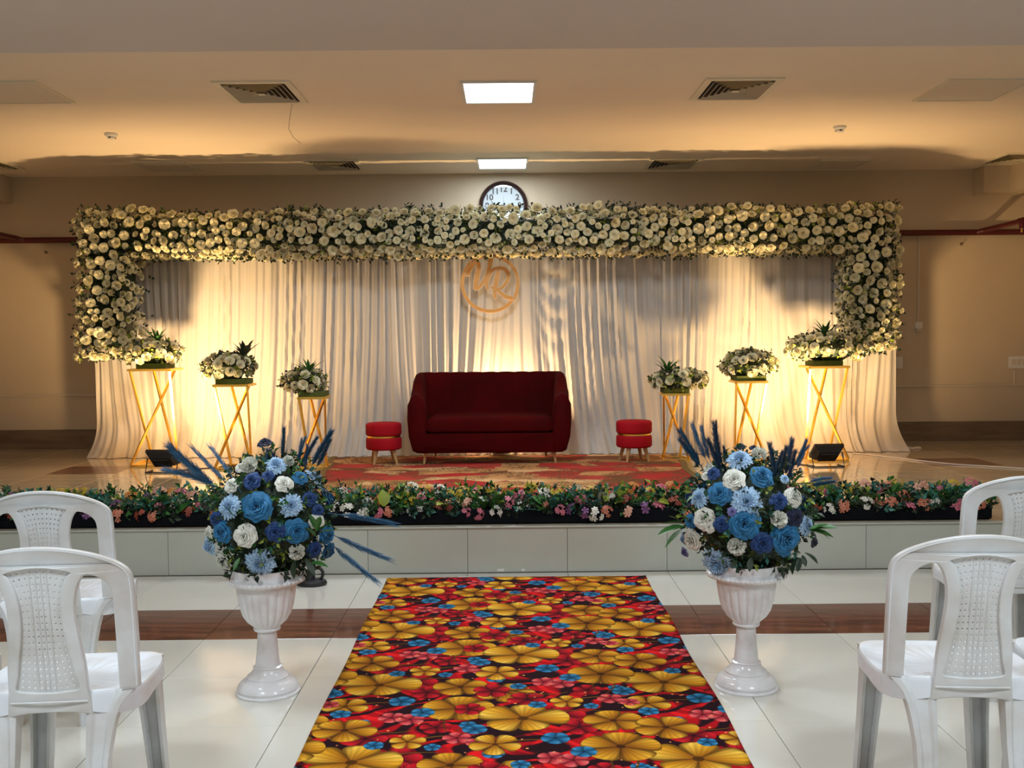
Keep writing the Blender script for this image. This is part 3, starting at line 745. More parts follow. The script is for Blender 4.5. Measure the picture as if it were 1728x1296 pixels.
# ------------------------------------------------------------------ stage rug
def node_rug():
    m = bpy.data.materials.new('red_ochre_rug'); m.use_nodes = True; nt = m.node_tree; N = nt.nodes; L = nt.links; b = N['Principled BSDF']
    tc = N.new('ShaderNodeTexCoord'); nz = N.new('ShaderNodeTexNoise'); nz.inputs['Scale'].default_value = 9
    mp = N.new('ShaderNodeMapping'); mp.inputs['Scale'].default_value = (2.8, 5.0, 1)
    mixv = N.new('ShaderNodeMix'); mixv.data_type = 'VECTOR'; mixv.inputs[0].default_value = 0.045
    L.new(tc.outputs['Object'], nz.inputs['Vector']); L.new(tc.outputs['Object'], mixv.inputs[4]); L.new(nz.outputs[1], mixv.inputs[5])
    L.new(mixv.outputs[1], mp.inputs[0])
    v = N.new('ShaderNodeTexVoronoi'); v.inputs['Scale'].default_value = 1.0; v.inputs['Randomness'].default_value = 0.75; L.new(mp.outputs[0], v.inputs['Vector'])
    sep = N.new('ShaderNodeSeparateColor'); L.new(v.outputs['Color'], sep.inputs[0])
    cr = N.new('ShaderNodeValToRGB'); cr.color_ramp.interpolation = 'CONSTANT'
    e = cr.color_ramp.elements
    cols = [(0, (0.40, 0.010, 0.008)), (.22, (0.52, 0.26, 0.09)), (.42, (0.42, 0.012, 0.010)), (.56, (0.64, 0.38, 0.17)), (.72, (0.16, 0.05, 0.012)), (.82, (0.46, 0.03, 0.02)), (.92, (0.36, 0.17, 0.05))]
    e[0].position = 0; e[0].color = (*cols[0][1], 1); e[1].position = cols[1][0]; e[1].color = (*cols[1][1], 1)
    for p, c in cols[2:]:
        q = e.new(p); q.color = (*c, 1)
    L.new(sep.outputs[0], cr.inputs[0])
    n2 = N.new('ShaderNodeTexNoise'); n2.inputs['Scale'].default_value = 55; n2.inputs['Detail'].default_value = 4; L.new(tc.outputs['Object'], n2.inputs['Vector'])
    c2 = N.new('ShaderNodeValToRGB'); c2.color_ramp.elements[0].position = .46; c2.color_ramp.elements[1].position = .52
    L.new(n2.outputs[0], c2.inputs[0])
    n3 = N.new('ShaderNodeTexNoise'); n3.inputs['Scale'].default_value = 3.0; L.new(tc.outputs['Object'], n3.inputs['Vector'])
    c3 = N.new('ShaderNodeValToRGB'); c3.color_ramp.elements[0].position = .42; c3.color_ramp.elements[1].position = .55; L.new(n3.outputs[0], c3.inputs[0])
    mul = N.new('ShaderNodeMath'); mul.operation = 'MULTIPLY'; L.new(c2.outputs[0], mul.inputs[0]); L.new(c3.outputs[0], mul.inputs[1])
    mx = N.new('ShaderNodeMix'); mx.data_type = 'RGBA'; L.new(mul.outputs[0], mx.inputs[0]); L.new(cr.outputs[0], mx.inputs[6]); mx.inputs[7].default_value = (0.13, 0.045, 0.01, 1)
    L.new(mx.outputs[2], b.inputs['Base Color']); b.inputs['Roughness'].default_value = 0.95
    bp = N.new('ShaderNodeBump'); bp.inputs['Strength'].default_value = .5; bp.inputs['Distance'].default_value = .006
    n4 = N.new('ShaderNodeTexNoise'); n4.inputs['Scale'].default_value = 220; L.new(tc.outputs['Object'], n4.inputs['Vector']); L.new(n4.outputs[0], bp.inputs['Height']); L.new(bp.outputs[0], b.inputs['Normal'])
    return m
rug = thing('stage_rug', 'red and ochre patterned pile rug under the sofa and stools', 'rug', (0, 8.5, SH))
RUGC = [(-1.42, 7.05), (1.42, 7.05), (1.58, 9.86), (-1.66, 9.70)]
def rugp(s, t_):
    x0 = RUGC[0][0]*(1-t_) + RUGC[3][0]*t_; x1 = RUGC[1][0]*(1-t_) + RUGC[2][0]*t_
    return x0 + (x1-x0)*s + 0.0, 7.05 + (9.70-7.05)*t_ - 8.5
def rfn(s, t_):
    x, y = rugp(s, t_); e = min(s, 1-s, t_, 1-t_)
    return (x + .012*math.sin(t_*19), y, .003 + (.008 if e > .004 else 0) + 0.0015*fnz(x*2, y*2))
rm = MB(); rm.grid(rfn, 60, 50); rm.obj('pile', node_rug(), rug)
fr = MB(); rg = random.Random(3)
for sd in (0, 1):
    for k in range(330):
        x, y = rugp(sd, (k + rg.random()) / 330); s = -1 if sd == 0 else 1
        l = rg.uniform(.035, .06); dy = rg.uniform(-.012, .012); x += .012*math.sin((k/330)*19)
        fr.add([(x, y-.0025, .008), (x, y+.0025, .008), (x+s*l, y+dy+.003, .001), (x+s*l, y+dy-.003, .001)], [(0,1,2,3)])
tag(fr.obj('fringe', mat('ochre_fringe', (0.42, 0.30, 0.10), 0.9), rug, False), kind='stuff')
bd = MB()
for sd in (0, 1):
    s = -1 if sd == 0 else 1
    pts = [rugp(sd, k/24) for k in range(25)]
    bd.loft([[(x + .012*math.sin(k/24*19) - s*.055, y, .0135), (x + .012*math.sin(k/24*19) + s*.002, y, .0125), (x + .012*math.sin(k/24*19)+ s*.004, y, .0)] for k, (x, y) in enumerate(pts)], closed=False, caps=False)
bd.obj('border', mat('brown_rug_border', (0.20, 0.12, 0.03), 0.9, var=0.4, vscale=60), rug, False)
RUGTOP = SH + .0125

# ------------------------------------------------------------------ sofa
VEL = mat('dark_red_velvet', (0.072, 0.0005, 0.001), 0.85, var=0.4, vscale=3, sheen=0.02, spec=.1, bump=0.08, bscale=300)
VEL.node_tree.nodes['Principled BSDF'].inputs['Sheen Tint'].default_value = (0.8, 0.05, 0.05, 1)
VELS = mat('crimson_velvet', (0.40, 0.004, 0.012), 0.8, var=0.15, vscale=6, sheen=0.1, spec=.2)
VELS.node_tree.nodes['Principled BSDF'].inputs['Sheen Tint'].default_value = (0.9, 0.1, 0.1, 1)
LEGW = mat('pale_wood_leg', (0.52, 0.30, 0.12), 0.4, var=0.25, vscale=10, stretch=(6, 6, 1))
sx = (at(688, 690, 9.1).x + at(964, 690, 9.1).x)/2
sofa = thing('sofa', 'dark red velvet two-seat sofa with curved arms on the stage rug', 'sofa', (sx, 9.0, RUGTOP))
HW = 0.715; DP = 0.72; CRN = 0.20
def plan(s):
    """outer plan outline, s 0..1 from left arm front round the back to right arm front: x, y, nx, ny"""
    L1 = DP - CRN; La = CRN * PI/2; L2 = 2*(HW - CRN); T = 2*L1 + 2*La + L2; d = s * T
    if d < L1: return -HW, d, -1, 0
    d -= L1
    if d < La: a = d/CRN; return -HW + CRN - CRN*math.cos(a), L1 + CRN*math.sin(a), -math.cos(a), math.sin(a)
    d -= La
    if d < L2: return -HW + CRN + d, DP, 0, 1
    d -= L2
    if d < La: a = PI/2 - d/CRN; return HW - CRN + CRN*math.cos(a), L1 + CRN*math.sin(a), math.cos(a), math.sin(a)
    d -= La
    return HW, L1 - d, 1, 0
T_ = 2*(DP-CRN) + CRN*PI + 2*(HW-CRN)
def shell_sec(s, front=0.0):
    x, y, nx, ny = plan(s)
    back = min(1.0, max(0.0, (y - 0.10) / (DP - 0.28))); bb = back*back*(3-2*back)
    H = 0.615 + (0.785 - 0.615) * bb
    th = 0.155 - 0.03*bb
    u = (s*T_ - (T_/2)) 
    ch = 0.0
    if ny > 0.9: ch = 0.012 * (1 - abs(math.sin(PI * (x + HW - CRN) / ((2*(HW-CRN))/7))) ** 0.5)
    pr = [(-.085, .10), (-.045, .12), (-.012, .24), (0, .40), (-.004, .52 if H < .7 else .60), (-.016, H-.07), (-.035, H-.02), (-.065, H), (-.100, H-.005), (-th*.9, H-.04), (-th, H-.10), (-th-.01, .42), (-th-.01-.03*bb, .30), (-th-.01, .10)]
    out = []
    for k, (o, z) in enumerate(pr):
        if k >= 7: o += ch * (1 if k > 8 else .5); z -= ch*.5 if k < 10 else 0
        if front: 
            o = -th/2 + (o + th/2) * (1 - front*.35); z = .36 + (z - .36) * (1 - front*.12)
        out.append((x + nx*o, y + ny*o - 0.0, z))
    return out
def shell(s0, s1, n, name, capf=None):
    secs = [shell_sec(s0 + (s1-s0)*i/n) for i in range(n+1)]
    if capf == 0:
        for f, dy in ((.35, -.018), (.9, -.032)): secs.insert(0, [(p[0], p[1]+dy, p[2]) for p in shell_sec(s0, f)])
    if capf == 1:
        for f, dy in ((.35, -.018), (.9, -.032)): secs.append([(p[0], p[1]+dy, p[2]) for p in shell_sec(s1, f)])
    MB().loft([q[::-1] for q in secs]).obj(name, VEL, sofa, 60)
sa = (DP-CRN)/T_ * .98
shell(0, sa, 12, 'arm', 0); shell(sa, 1-sa, 110, 'backrest'); shell(1-sa, 1, 12, 'arm', 1)
def cushion(mb, x0, x1, y0, y1, z0, z1, r, puff=0.0, n=24, M=None):
    secs = []
    for i in range(n+1):
        v = i/n; x = x0 + (x1-x0)*v; e = min(v, 1-v)*(x1-x0); k = 1 if e > r else math.sqrt(max(0, 1-(1-e/r)**2)); rr = r*(1-k)
        pf = puff * math.sin(PI*v)**.5
        sec = []
        for cy_, cz_, a0 in ((y1-r, z1-r, 0), (y0+r, z1-r, PI/2), (y0+r, z0+r, PI), (y1-r, z0+r, 1.5*PI)):
            for j in range(5):
                a = a0 + j*PI/8; zz = cz_ + math.sin(a)*(r-rr*.7); yy = cy_ + math.cos(a)*(r-rr*.7)
                if math.sin(a) > .3: zz += pf
                sec.append((x, yy, zz))
        secs.append(sec)
    mb.loft(secs, M=M)
m = MB(); cushion(m, -.555, .555, -.02, .60, .27, .405, .035, .012); m.obj('seat_cushion', VEL, sofa, 60)
m = MB()
m.loft([[(-.60, .60, .10), (-.62, .62, .16), (-.60, .62, .27), (.60, .62, .27), (.62, .62, .16), (.60, .60, .10)],
        [(-.60, -.005, .10), (-.63, -.03, .16), (-.58, -.03, .27), (.58, -.03, .27), (.63, -.03, .16), (.60, -.005, .10)]])
m.obj('base_apron', VEL, sofa, 30)
for x, y in ((-.56, .05), (.56, .05), (-.50, .58), (.50, .58)):
    MB().tube([(x*1.03, y - .01, 0), (x, y, .115)], [.010, .019], 12).obj('leg', LEGW, sofa)

# ------------------------------------------------------------------ stools
def stool(px, Y, label):
    x = at(px, 760, Y).x
    t = thing('stool', label, 'stool', (x, Y, RUGTOP))
    def cush(z0, z1, nm):
        r = .158; q = .022; pr = [(.05, z0), (r-q, z0)] + [(r-q+q*math.sin(a), z0+q-q*math.cos(a)) for a in (PI/6, PI/3, PI/2)] + [(r-q+q*math.cos(a), z1-q+q*math.sin(a)) for a in (0, PI/6, PI/3, PI/2)] + [(.05, z1+.004), (0.001, z1+.005)]
        MB().lathe(pr, 40).obj(nm, VELS, t)
    cush(.125, .235, 'lower_cushion'); cush(.247, .36, 'upper_cushion')
    MB().lathe([(.10, .234), (.146, .234), (.146, .248), (.10, .248)], 40).obj('gold_band', GOLD, t)
    for k in range(4):
        a = PI/4 + k*PI/2 + .22; c, s = math.cos(a), math.sin(a)
        MB().tube([(c*.142, s*.142, 0), (c*.105, s*.105, .128)], [.011, .02], 12).obj('leg', LEGW, t)
    return t
stool(648, 9.13, 'round crimson velvet stool left of the sofa')
stool(1070, 9.13, 'round crimson velvet stool right of the sofa')

# ------------------------------------------------------------------ printed carpet runner
W_, H_ = 1150, 760                                      # one repeat of the print, 1 mm per texel
rs = np.random.RandomState(5)
yy, xx = np.mgrid[0:H_, 0:W_].astype(np.float32)
def tnoise(n, fmax, seed):
    r = np.random.RandomState(seed); o = np.zeros((H_, W_), np.float32)
    for k in range(n):
        fx, fy = r.randint(-fmax, fmax + 1), r.randint(-fmax, fmax + 1)
        o += np.sin(2*np.pi*(fx*xx/W_ + fy*yy/H_) + r.rand()*6.28).astype(np.float32)
    return o / math.sqrt(n)
wa = tnoise(14, 4, 1); wb = tnoise(14, 4, 2); wc = tnoise(18, 6, 3)
stre = np.sin(2*np.pi*(6*xx/W_ - 5*yy/H_) + 2.6*wa + 1.2*wc)
stre2 = np.sin(2*np.pi*(10*xx/W_ + 9*yy/H_) + 3.4*wb)
k1 = np.clip((stre*0.8 + wb*0.5 + 0.15) * 1.5, 0, 1)[..., None]
k2 = np.clip((stre2 - 0.35) * 2.2, 0, 1)[..., None] * k1
IMG = np.array([30, 4, 14], np.float32)/255 * (1-k1) + np.array([168, 6, 18], np.float32)/255 * k1
IMG = IMG * (1-k2) + np.array([222, 20, 24], np.float32)/255 * k2
ln_ = np.clip(1 - np.abs(np.sin(2*np.pi*(3*xx/W_ + 4*yy/H_) + 3.0*wb + 1.5*wa))*16, 0, 1)[..., None]
IMG = IMG * (1-ln_*.8) + np.array([60, 5, 20], np.float32)/255 * ln_ * .8
def blot(cx, cy, rx, ry, fn):
    x0, x1 = int(cx-rx-2), int(cx+rx+3); y0, y1 = int(cy-ry-2), int(cy+ry+3)
    gy, gx = np.mgrid[y0:y1, x0:x1]
    a, col = fn(gx - cx, gy - cy)
    iy, ix = np.ix_(np.arange(y0, y1) % H_, np.arange(x0, x1) % W_)
    IMG[iy, ix] = IMG[iy, ix]*(1 - a[..., None]) + col*a[..., None]
def pflower(cx, cy, R, cols, rot=0.0, n=5, wide=.40, sq=1.0, lens=None):
    dark, mid, lite = [np.array(c, np.float32)/255 for c in cols]
    for i in list(range(n)):
        th = rot + 2*np.pi*i/n; L_ = R*(lens[i] if lens else 1.0); c, s = math.cos(th), math.sin(th)
        def fn(dx, dy):
            dy = dy/sq
            u = (dx*c + dy*s)/L_; v = (-dx*s + dy*c)/L_
            w = wide*1.12*np.clip(np.sin(np.pi*np.clip(u, 0, 1)**1.55), 0, 1)**.45*(0.42 + .72*np.clip(u, 0, 1)) + 1e-4
            d = (1 - np.abs(v)/w)
            a = np.clip(d*L_*w*0.7, 0, 1)*((u > 0) & (u < 1))
            t = np.clip(u*1.15, 0, 1); sh = np.clip(d*2.2, 0, 1)
            vein = 0.93 + .07*np.cos(v/(0.06 + .5*u)*16)
            col = (dark*(1-t)[..., None] + mid*t[..., None])
            hl = (np.clip((v/w)*.6 + .35, 0, 1)*t**1.2*sh)[..., None]
            col = col*(1-hl) + lite*hl
            return a, col*((0.50 + .50*sh)*vein)[..., None]
        blot(cx, cy, R*1.15, R*1.15, fn)
    def cen(dx, dy):
        r = np.sqrt(dx*dx + dy*dy)/(R*.13); return np.clip((1-r)*4, 0, 1), dark*.55 + 0*dx[..., None]
    blot(cx, cy, R*.15, R*.15, cen)
def pline(p0, p1, p2, w, col):
    col = np.array(col, np.float32)/255
    for k in range(90):
        t = k/89; x = (1-t)**2*p0[0] + 2*t*(1-t)*p1[0] + t*t*p2[0]; y = (1-t)**2*p0[1] + 2*t*(1-t)*p1[1] + t*t*p2[1]; ww = w*(1-.6*t)
        def fn(dx, dy): return np.clip((ww - np.sqrt(dx*dx+dy*dy)), 0, 1), col*(.65 + .35*np.clip((-dy/ww), -1, 1))[..., None]
        blot(x, y, ww+1, ww+1, fn)
GO = ((140, 76, 6), (228, 158, 26), (255, 218, 104)); GM = ((112, 56, 4), (206, 136, 20), (242, 188, 62))
BL = ((12, 60, 90), (30, 110, 160), (90, 175, 215)); CO = ((130, 14, 30), (226, 72, 76), (250, 140, 130)); RE = ((70, 2, 14), (190, 10, 28), (235, 40, 50))
for (ox, oy, mr) in ((300, 380, 1), (875, 0, 1)):
    X = lambda v: ox + v*1000
    Y = lambda v: oy + v*1000
    for (x, y, R) in ((.14, .03, 95), (.20, -.09, 70), (.02, .20, 80), (.26, .30, 60), (-.12, .30, 75), (-.2, .10, 60)):
        pflower(X(x), Y(y), R, RE, rs.rand()*6, 5, .45)
    for (a, b, c_) in (((.33,-.26),(.26,-.36),(.30,-.50)), ((.33,-.26),(.42,-.38),(.33,-.50)), ((.0,.0),(.15,.10),(.30,.07)), ((.51,-.10),(.40,-.16),(.30,-.15)), ((-.10,-.24),(.05,-.16),(.16,-.24)), ((.17,.17),(.26,.24),(.40,.22)), ((-.05,.3),(.1,.22),(.18,.28))):
        pline((X(a[0]), Y(a[1])), (X(b[0]), Y(b[1])), (X(c_[0]), Y(c_[1])), 7, (150, 92, 24))
    for (x, y, R) in ((.09, .40, 52), (.16, .38, 56), (.34, .20, 52), (.41, .16, 40)): pflower(X(x), Y(y), R, CO, rs.rand()*6, 5, .46)
    for k in range(46):
        bx, by = X(rs.rand()*.575 - .1), Y(rs.rand()*.76); rr = rs.uniform(3, 6.5)
        blot(bx, by, rr, rr, lambda dx, dy: (np.clip((rr-np.sqrt(dx*dx+dy*dy)), 0, 1), np.array([232, 150, 84], np.float32)/255 + 0*dx[..., None]))
    pflower(X(.33), Y(-.03), 112, GM, .5, 5, .46, .9); pflower(X(.51), Y(-.10), 118, GM, 1.1, 5, .44, .9)
    pflower(X(.33), Y(-.27), 140, GM, .2, 5, .48, .9); pflower(X(-.10), Y(-.24), 92, GO, .9, 5, .42); pflower(X(.17), Y(.17), 66, GO, .3, 5, .42)
    pflower(X(0), Y(0), 172, GO, .12, 5, .46, .95, (1.0, .85, 1.0, .85, .75))
    for (x, y, R) in ((.20, -.31, 46), (.11, -.19, 52), (.40, .28, 46), (.057, .14, 36), (-.015, .35, 34), (.26, .12, 30), (.47, .06, 40), (-.2, -.06, 34)):
        pflower(X(x), Y(y), R, BL, rs.rand()*6, 5, .52)
im = bpy.data.images.new('printed_flower_carpet', W_, H_)
px_ = np.ones((H_, W_, 4), np.float32); px_[..., :3] = np.clip(IMG, 0, 1)
im.pixels.foreach_set(px_.ravel()); im.pack()
m = bpy.data.materials.new('printed_carpet'); m.use_nodes = True; N = m.node_tree.nodes; L = m.node_tree.links; b = N['Principled BSDF']
ti = N.new('ShaderNodeTexImage'); ti.image = im; ti.interpolation = 'Cubic'; tc = N.new('ShaderNodeTexCoord')
L.new(tc.outputs['UV'], ti.inputs[0]); L.new(ti.outputs[0], b.inputs['Base Color']); b.inputs['Roughness'].default_value = 0.85; b.inputs['Specular IOR Level'].default_value = 0.1
bp = N.new('ShaderNodeBump'); bp.inputs['Strength'].default_value = .15; nz = N.new('ShaderNodeTexNoise'); nz.inputs['Scale'].default_value = 400
L.new(tc.outputs['Object'], nz.inputs[0]); L.new(nz.outputs[0], bp.inputs['Height']); L.new(bp.outputs[0], b.inputs['Normal'])
RW = 1.505; RL = 5.35
def rw(s, t_):
    x = -.712 + RW*s; y = .62 + RL*t_
    e = min(s, 1-s)*RW
    z = .0035 + .004*math.exp(-e/.05)*(1 + math.sin(y*4.1 + s*3))*.5 + .010*math.exp(-((y - 5.55)/.035)**2)*(.6+.4*math.sin(s*9)) + .004*math.exp(-((y-5.0-.1*s)/.05)**2)
    x += .006*math.sin(y*5.3)*(1 if s > .5 else -.5)*(1 if e < .05 else .5)
    y += .014*math.sin(s*2.4)*(t_ > .98) + (.02*(1-s))*(t_ > .98)
    return (x, y, z)
mb = MB(); NU, NV = 50, 190; mb.grid(rw, NU, NV)
nt0 = len(mb.v)
me = mb.mesh('carpet_runner', m, 80)
uv = me.uv_layers.new(name='UVMap'); co = np.empty(len(me.vertices)*3, np.float32); me.vertices.foreach_get('co', co); co = co.reshape(-1, 3)
li = np.empty(len(me.loops), np.int32); me.loops.foreach_get('vertex_index', li)
u = (co[li, 0] + .53 + .300)/1.15; v = (co[li, 1] - 4.13 + .38)/.76
uv.data.foreach_set('uv', np.stack([u, v], 1).ravel().astype(np.float32))
run = inst('carpet_runner', me); tag(run, 'red carpet runner printed with large gold, blue and coral flowers', 'carpet')
so = run.modifiers.new('thick', 'SOLIDIFY'); so.thickness = 0.003; so.offset = -1

# ------------------------------------------------------------------ urns
URN = mat('white_glazed_plastic', (0.80, 0.79, 0.80), 0.28, col2=(0.60, 0.54, 0.52), vscale=7, coat=0.3, ramp=(.25, .5))
def make_urn():
    t = thing('pedestal_urn', 'x', 'urn')
    MB().lathe([(0.001, 0), (.125, 0), (.127, .006), (.124, .010), (.118, .012), (.121, .022), (.116, .034), (.106, .045), (.093, .052), (.090, .056), (.083, .061), (.083, .067), (.070, .076), (.060, .088), (.056, .100), (.058, .104), (.050, .108)], 64).obj('foot', URN, t, 24)
    MB().lathe([(.049, .106), (.044, .15), (.040, .20), (.037, .247)], 48).obj('stem', URN, t)
    fl = lambda a, z: (.0065*abs(math.sin(10*a))**.6 - .003) * max(0, min(1, (z-.262)/.03))*max(0, min(1, (.425-z)/.02))
    MB().lathe([(.036, .246), (.050, .250), (.054, .256), (.050, .262), (.056, .270), (.075, .288), (.092, .315), (.103, .350), (.109, .385), (.114, .412), (.117, .425), (.119, .436)], 120, fl).obj('bowl', URN, t)
    rf = lambda a, z: .003*abs(math.sin(24*a)) if .442 < z < .468 else 0
    MB().lathe([(.119, .436), (.122, .442), (.150, .447), (.156, .455), (.153, .464), (.138, .472), (.136, .485), (.141, .500), (.141, .505), (.130, .503), (.124, .47), (.05, .46), (.001, .46)], 192, rf).obj('rim', URN, t)
    return t
ub = [at(453, 1176, 4.08), at(1259, 1168, 4.08)]
U = make_urn(); U['label'] = 'white fluted pedestal urn left of the carpet runner'; U.location = (ub[0].x, 4.08, 0)
copy_tree(U, (ub[1].x, 4.08, 0), .4, 'white fluted pedestal urn right of the carpet runner')

# ------------------------------------------------------------------ blue and white flower arrangements
def pm(nm, c, **k): return mat(nm, c, 0.55, var=.25, vscale=3.5, trans=.1, sheen=.15, **k)
MW = pm('white_petal', (0.90, 0.90, 0.80)); MB1 = pm('mid_blue_petal', (0.012, 0.18, 0.40)); MB2 = pm('deep_blue_petal', (0.004, 0.050, 0.21))
MB3 = pm('light_blue_petal', (0.44, 0.66, 0.90)); MB4 = pm('navy_petal', (0.008, 0.016, 0.06)); ML = pm('lavender_petal', (0.25, 0.24, 0.55))
KIND = {'w': ('white_rose', rose_mesh('white_rose', MW, 21, True)), 'b': ('blue_rose', rose_mesh('blue_rose', MB1, 22, True)), 'd': ('deep_blue_rose', rose_mesh('deep_blue_rose', MB2, 23, True)),
        'n': ('navy_rose', rose_mesh('navy_rose', MB4, 24, True)), 'l': ('light_blue_chrysanthemum', mum_mesh('light_blue_chrysanthemum', MB3, 25)), 'c': ('white_carnation', carnation_mesh('white_carnation', MW, 26)), 'v': ('lavender_flower', mum_mesh('lavender_flower', ML, 27))}
def plume_mesh(name, m, seed, dens=420, droop=0.12, wide=.5):
    r = random.Random(seed); mb = MB()
    cv = lambda t: Vector((droop*t*t, 0, t))
    mb.tube([cv(t/8) for t in range(9)], [.006*(1-.7*t/8) for t in range(9)], 5)
    for k in range(dens):
        t = r.uniform(.30, .97); p = cv(t); a = r.random()*2*PI; o = r.uniform(.16, wide)
        d = Vector((math.cos(a)*o + droop*2*t, math.sin(a)*o, 1)).normalized(); ln = r.uniform(.12, .24)*(1.1-.4*t)
        q = p + d*ln + Vector((0, 0, -.0)); s = d.cross(Vector((math.cos(a+1), math.sin(a+1), 0))).normalized()*.0022
        mid = p + d*ln*.5 + Vector((math.cos(a), math.sin(a), 0))*.006
        mb.add([p-s*.5, p+s*.5, mid+s, q, mid-s], [(0, 1, 2, 4), (4, 2, 3)])
    return mb.mesh(name, m, False)
PL = [plume_mesh('pampas_plume', mat('navy_plume', (0.010, 0.040, 0.085), .8), 1, 1100, .12, .62), plume_mesh('pampas_plume', mat('slate_blue_plume', (0.040, 0.13, 0.24), .8), 2, 600, .2, .5), plume_mesh('pampas_plume', mat('teal_blue_plume', (0.018, 0.085, 0.16), .8), 3, 900, .1, .55)]
PL.append(plume_mesh('pampas_plume', PL[1].materials[0], 4, 330, .06, .26))
LEAFB = leaf_mesh('leaf', LEAFM, 1, .17, .2, 5); LEAFC = leaf_mesh('leaf', LEAF, 1, .24, .3, 5, .12); LEAFT = leaf_mesh('leaf', TEAL, 1, .17, .25, 5)
def arrangement(cpx, cpy, Yc, rx, ry, rz_, flowers, plumes, leaves, ox, oy, sc, label, seed):
    c = at(cpx, cpy, Yc); zb = .463
    t = thing('flower_arrangement', label, 'flower arrangement', (c.x, Yc, zb)); T = Vector((c.x, Yc, zb))
    r = random.Random(seed)
    cam0 = Vector((0, 0, CAMH))
    def hit(px, py, k=1.0):
        d = (at(px, py, Yc) - cam0).normalized(); q = Vector((1/(rx*k), 1/(ry*k), 1/(rz_*k)))
        O = cam0 - c; A = Vector((O.x*q.x, O.y*q.y, O.z*q.z)); B = Vector((d.x*q.x, d.y*q.y, d.z*q.z))
        a_, b_, c_ = B.dot(B), 2*A.dot(B), A.dot(A)-1; D = b_*b_-4*a_*c_
        s = (-b_ - math.sqrt(D))/(2*a_) if D > 0 else -b_/(2*a_)
        p = cam0 + d*s; e = p - c; return p, Vector((e.x/rx**2, e.y/ry**2, e.z/rz_**2)).normalized()
    done = []
    for (fx, fy, kd, fr) in flowers:
        px, py = ox + fx/sc, oy + fy/sc
        p, n = hit(px, py); R = fr/sc*Yc/FPX
        n = (n + Vector((0, -.35, .15))).normalized()
        nm, me_ = KIND[kd]
        R *= 1.08 if kd in 'wbdn' else 1.0
        inst(nm, me_, t, p - T - n*R*.15, orient(n, r.random()*6), R); done.append(p)
    for k in range(200):                                # the far side carries the same flowers
        v = Vector((r.gauss(0, 1), abs(r.gauss(0, 1)), r.gauss(0, .8) + .2)).normalized()
        p = c + Vector((v.x*rx, v.y*ry, v.z*rz_))*.95
        if v.y < .12 or p.z < zb + .06 or any((p-q).length < .10 for q in done): continue
        done.append(p); kd = r.choice('wbbdlcdn'); nm, me_ = KIND[kd]; R = r.uniform(.035, .052)
        inst(nm, me_, t, p - T - v*.02, orient(v, r.random()*6), R)
    m = MB(); M0 = Matrix.Translation(c - T) @ Matrix.Diagonal((1, ry/rx, 1, 1))
    m.lathe([(.04, zb - c.z + .0), (rx*.50, -rz_*.62), (rx*.74, -rz_*.2), (rx*.72, rz_*.2), (rx*.42, rz_*.66), (.01, rz_*.80)], 20, M=M0)
    tag(m.obj('leafy_core', LEAF, t, False))
    m = MB()
    for k in range(560):
        v = Vector((r.gauss(0, 1), r.gauss(0, 1), r.gauss(0, 1))).normalized()
        p = c + Vector((v.x*rx, v.y*ry, v.z*rz_))*r.uniform(.68, .90)
        if p.z < zb + .03: continue
        mi = r.choice((0, 0, 0, 0, 1, 1, 2, 3)); l = r.uniform(.030, .055)
        spray_mb(m, Matrix.LocRotScale(p - T, aim(v + Vector((r.uniform(-.6,.6), r.uniform(-.6,.6), r.uniform(-.7,.5))), r.random()*6), Vector((1,1,1))), 4, l, r.uniform(.006, .010), 1, r, mi)
    for k in range(18):                                 # drooping dark leaves over the rim of the urn
        a = r.random()*2*PI; rr = .135
        p = Vector((rr*math.cos(a), rr*math.sin(a), .055))
        spray_mb(m, Matrix.LocRotScale(p, aim(Vector((math.cos(a), math.sin(a), -.5)), r.random()*6), Vector((1,1,1))), 4, r.uniform(.03, .06), .013, .8, r, 0)
    tag(m.obj('small_greenery', [LEAF, LEAFM, LEAFL, TEAL], t, False), kind='stuff')
    for (bx, by, tx, ty, kd, fr) in plumes:
        p0, n0 = hit(ox + bx/sc, oy + by/sc, .7)
        p1 = at(ox + tx/sc, oy + ty/sc, Yc + fr); d = p1 - p0; L_ = d.length
        q = d.to_track_quat('Z', 'Y')
        if tx > bx: q = q @ Quaternion((0, 0, 1), 0.0)
        inst('pampas_plume', PL[kd], t, p0 - T, q @ Quaternion((0, 0, 1), r.random()*6), L_*1.0)
    for (bx, by, tx, ty, kd) in leaves:
        p0, n0 = hit(ox + bx/sc, oy + by/sc, 1.06); p1 = at(ox + tx/sc, oy + ty/sc, p0.y - .03); d = p1 - p0
        q = d.to_track_quat('Y', 'Z')
        lm = (LEAFB, LEAFC, LEAFT)[kd]; inst('leaf', lm, t, p0 - T, q @ Quaternion((0, 1, 0), r.uniform(-.5, .5)), d.length)
    return t
FLW = [(397,380,'b',60),(278,378,'l',50),(542,372,'l',48),(477,485,'d',40),(565,480,'b',50),(348,502,'w',48),(250,485,'b',45),(195,545,'l',42),(197,487,'w',26),(255,605,'w',42),(410,622,'l',64),(565,567,'c',38),
       (378,270,'d',36),(512,283,'w',36),(370,207,'c',42),(478,200,'l',44),(530,190,'c',28),(580,258,'b',30),(292,290,'w',32),(225,430,'d',30),(620,345,'d',30),(655,395,'d',26),(700,565,'b',40),(695,500,'b',38),(640,560,'d',34),(650,440,'w',34),
       (433,112,'n',34),(330,215,'w',24),(445,250,'d',24)]
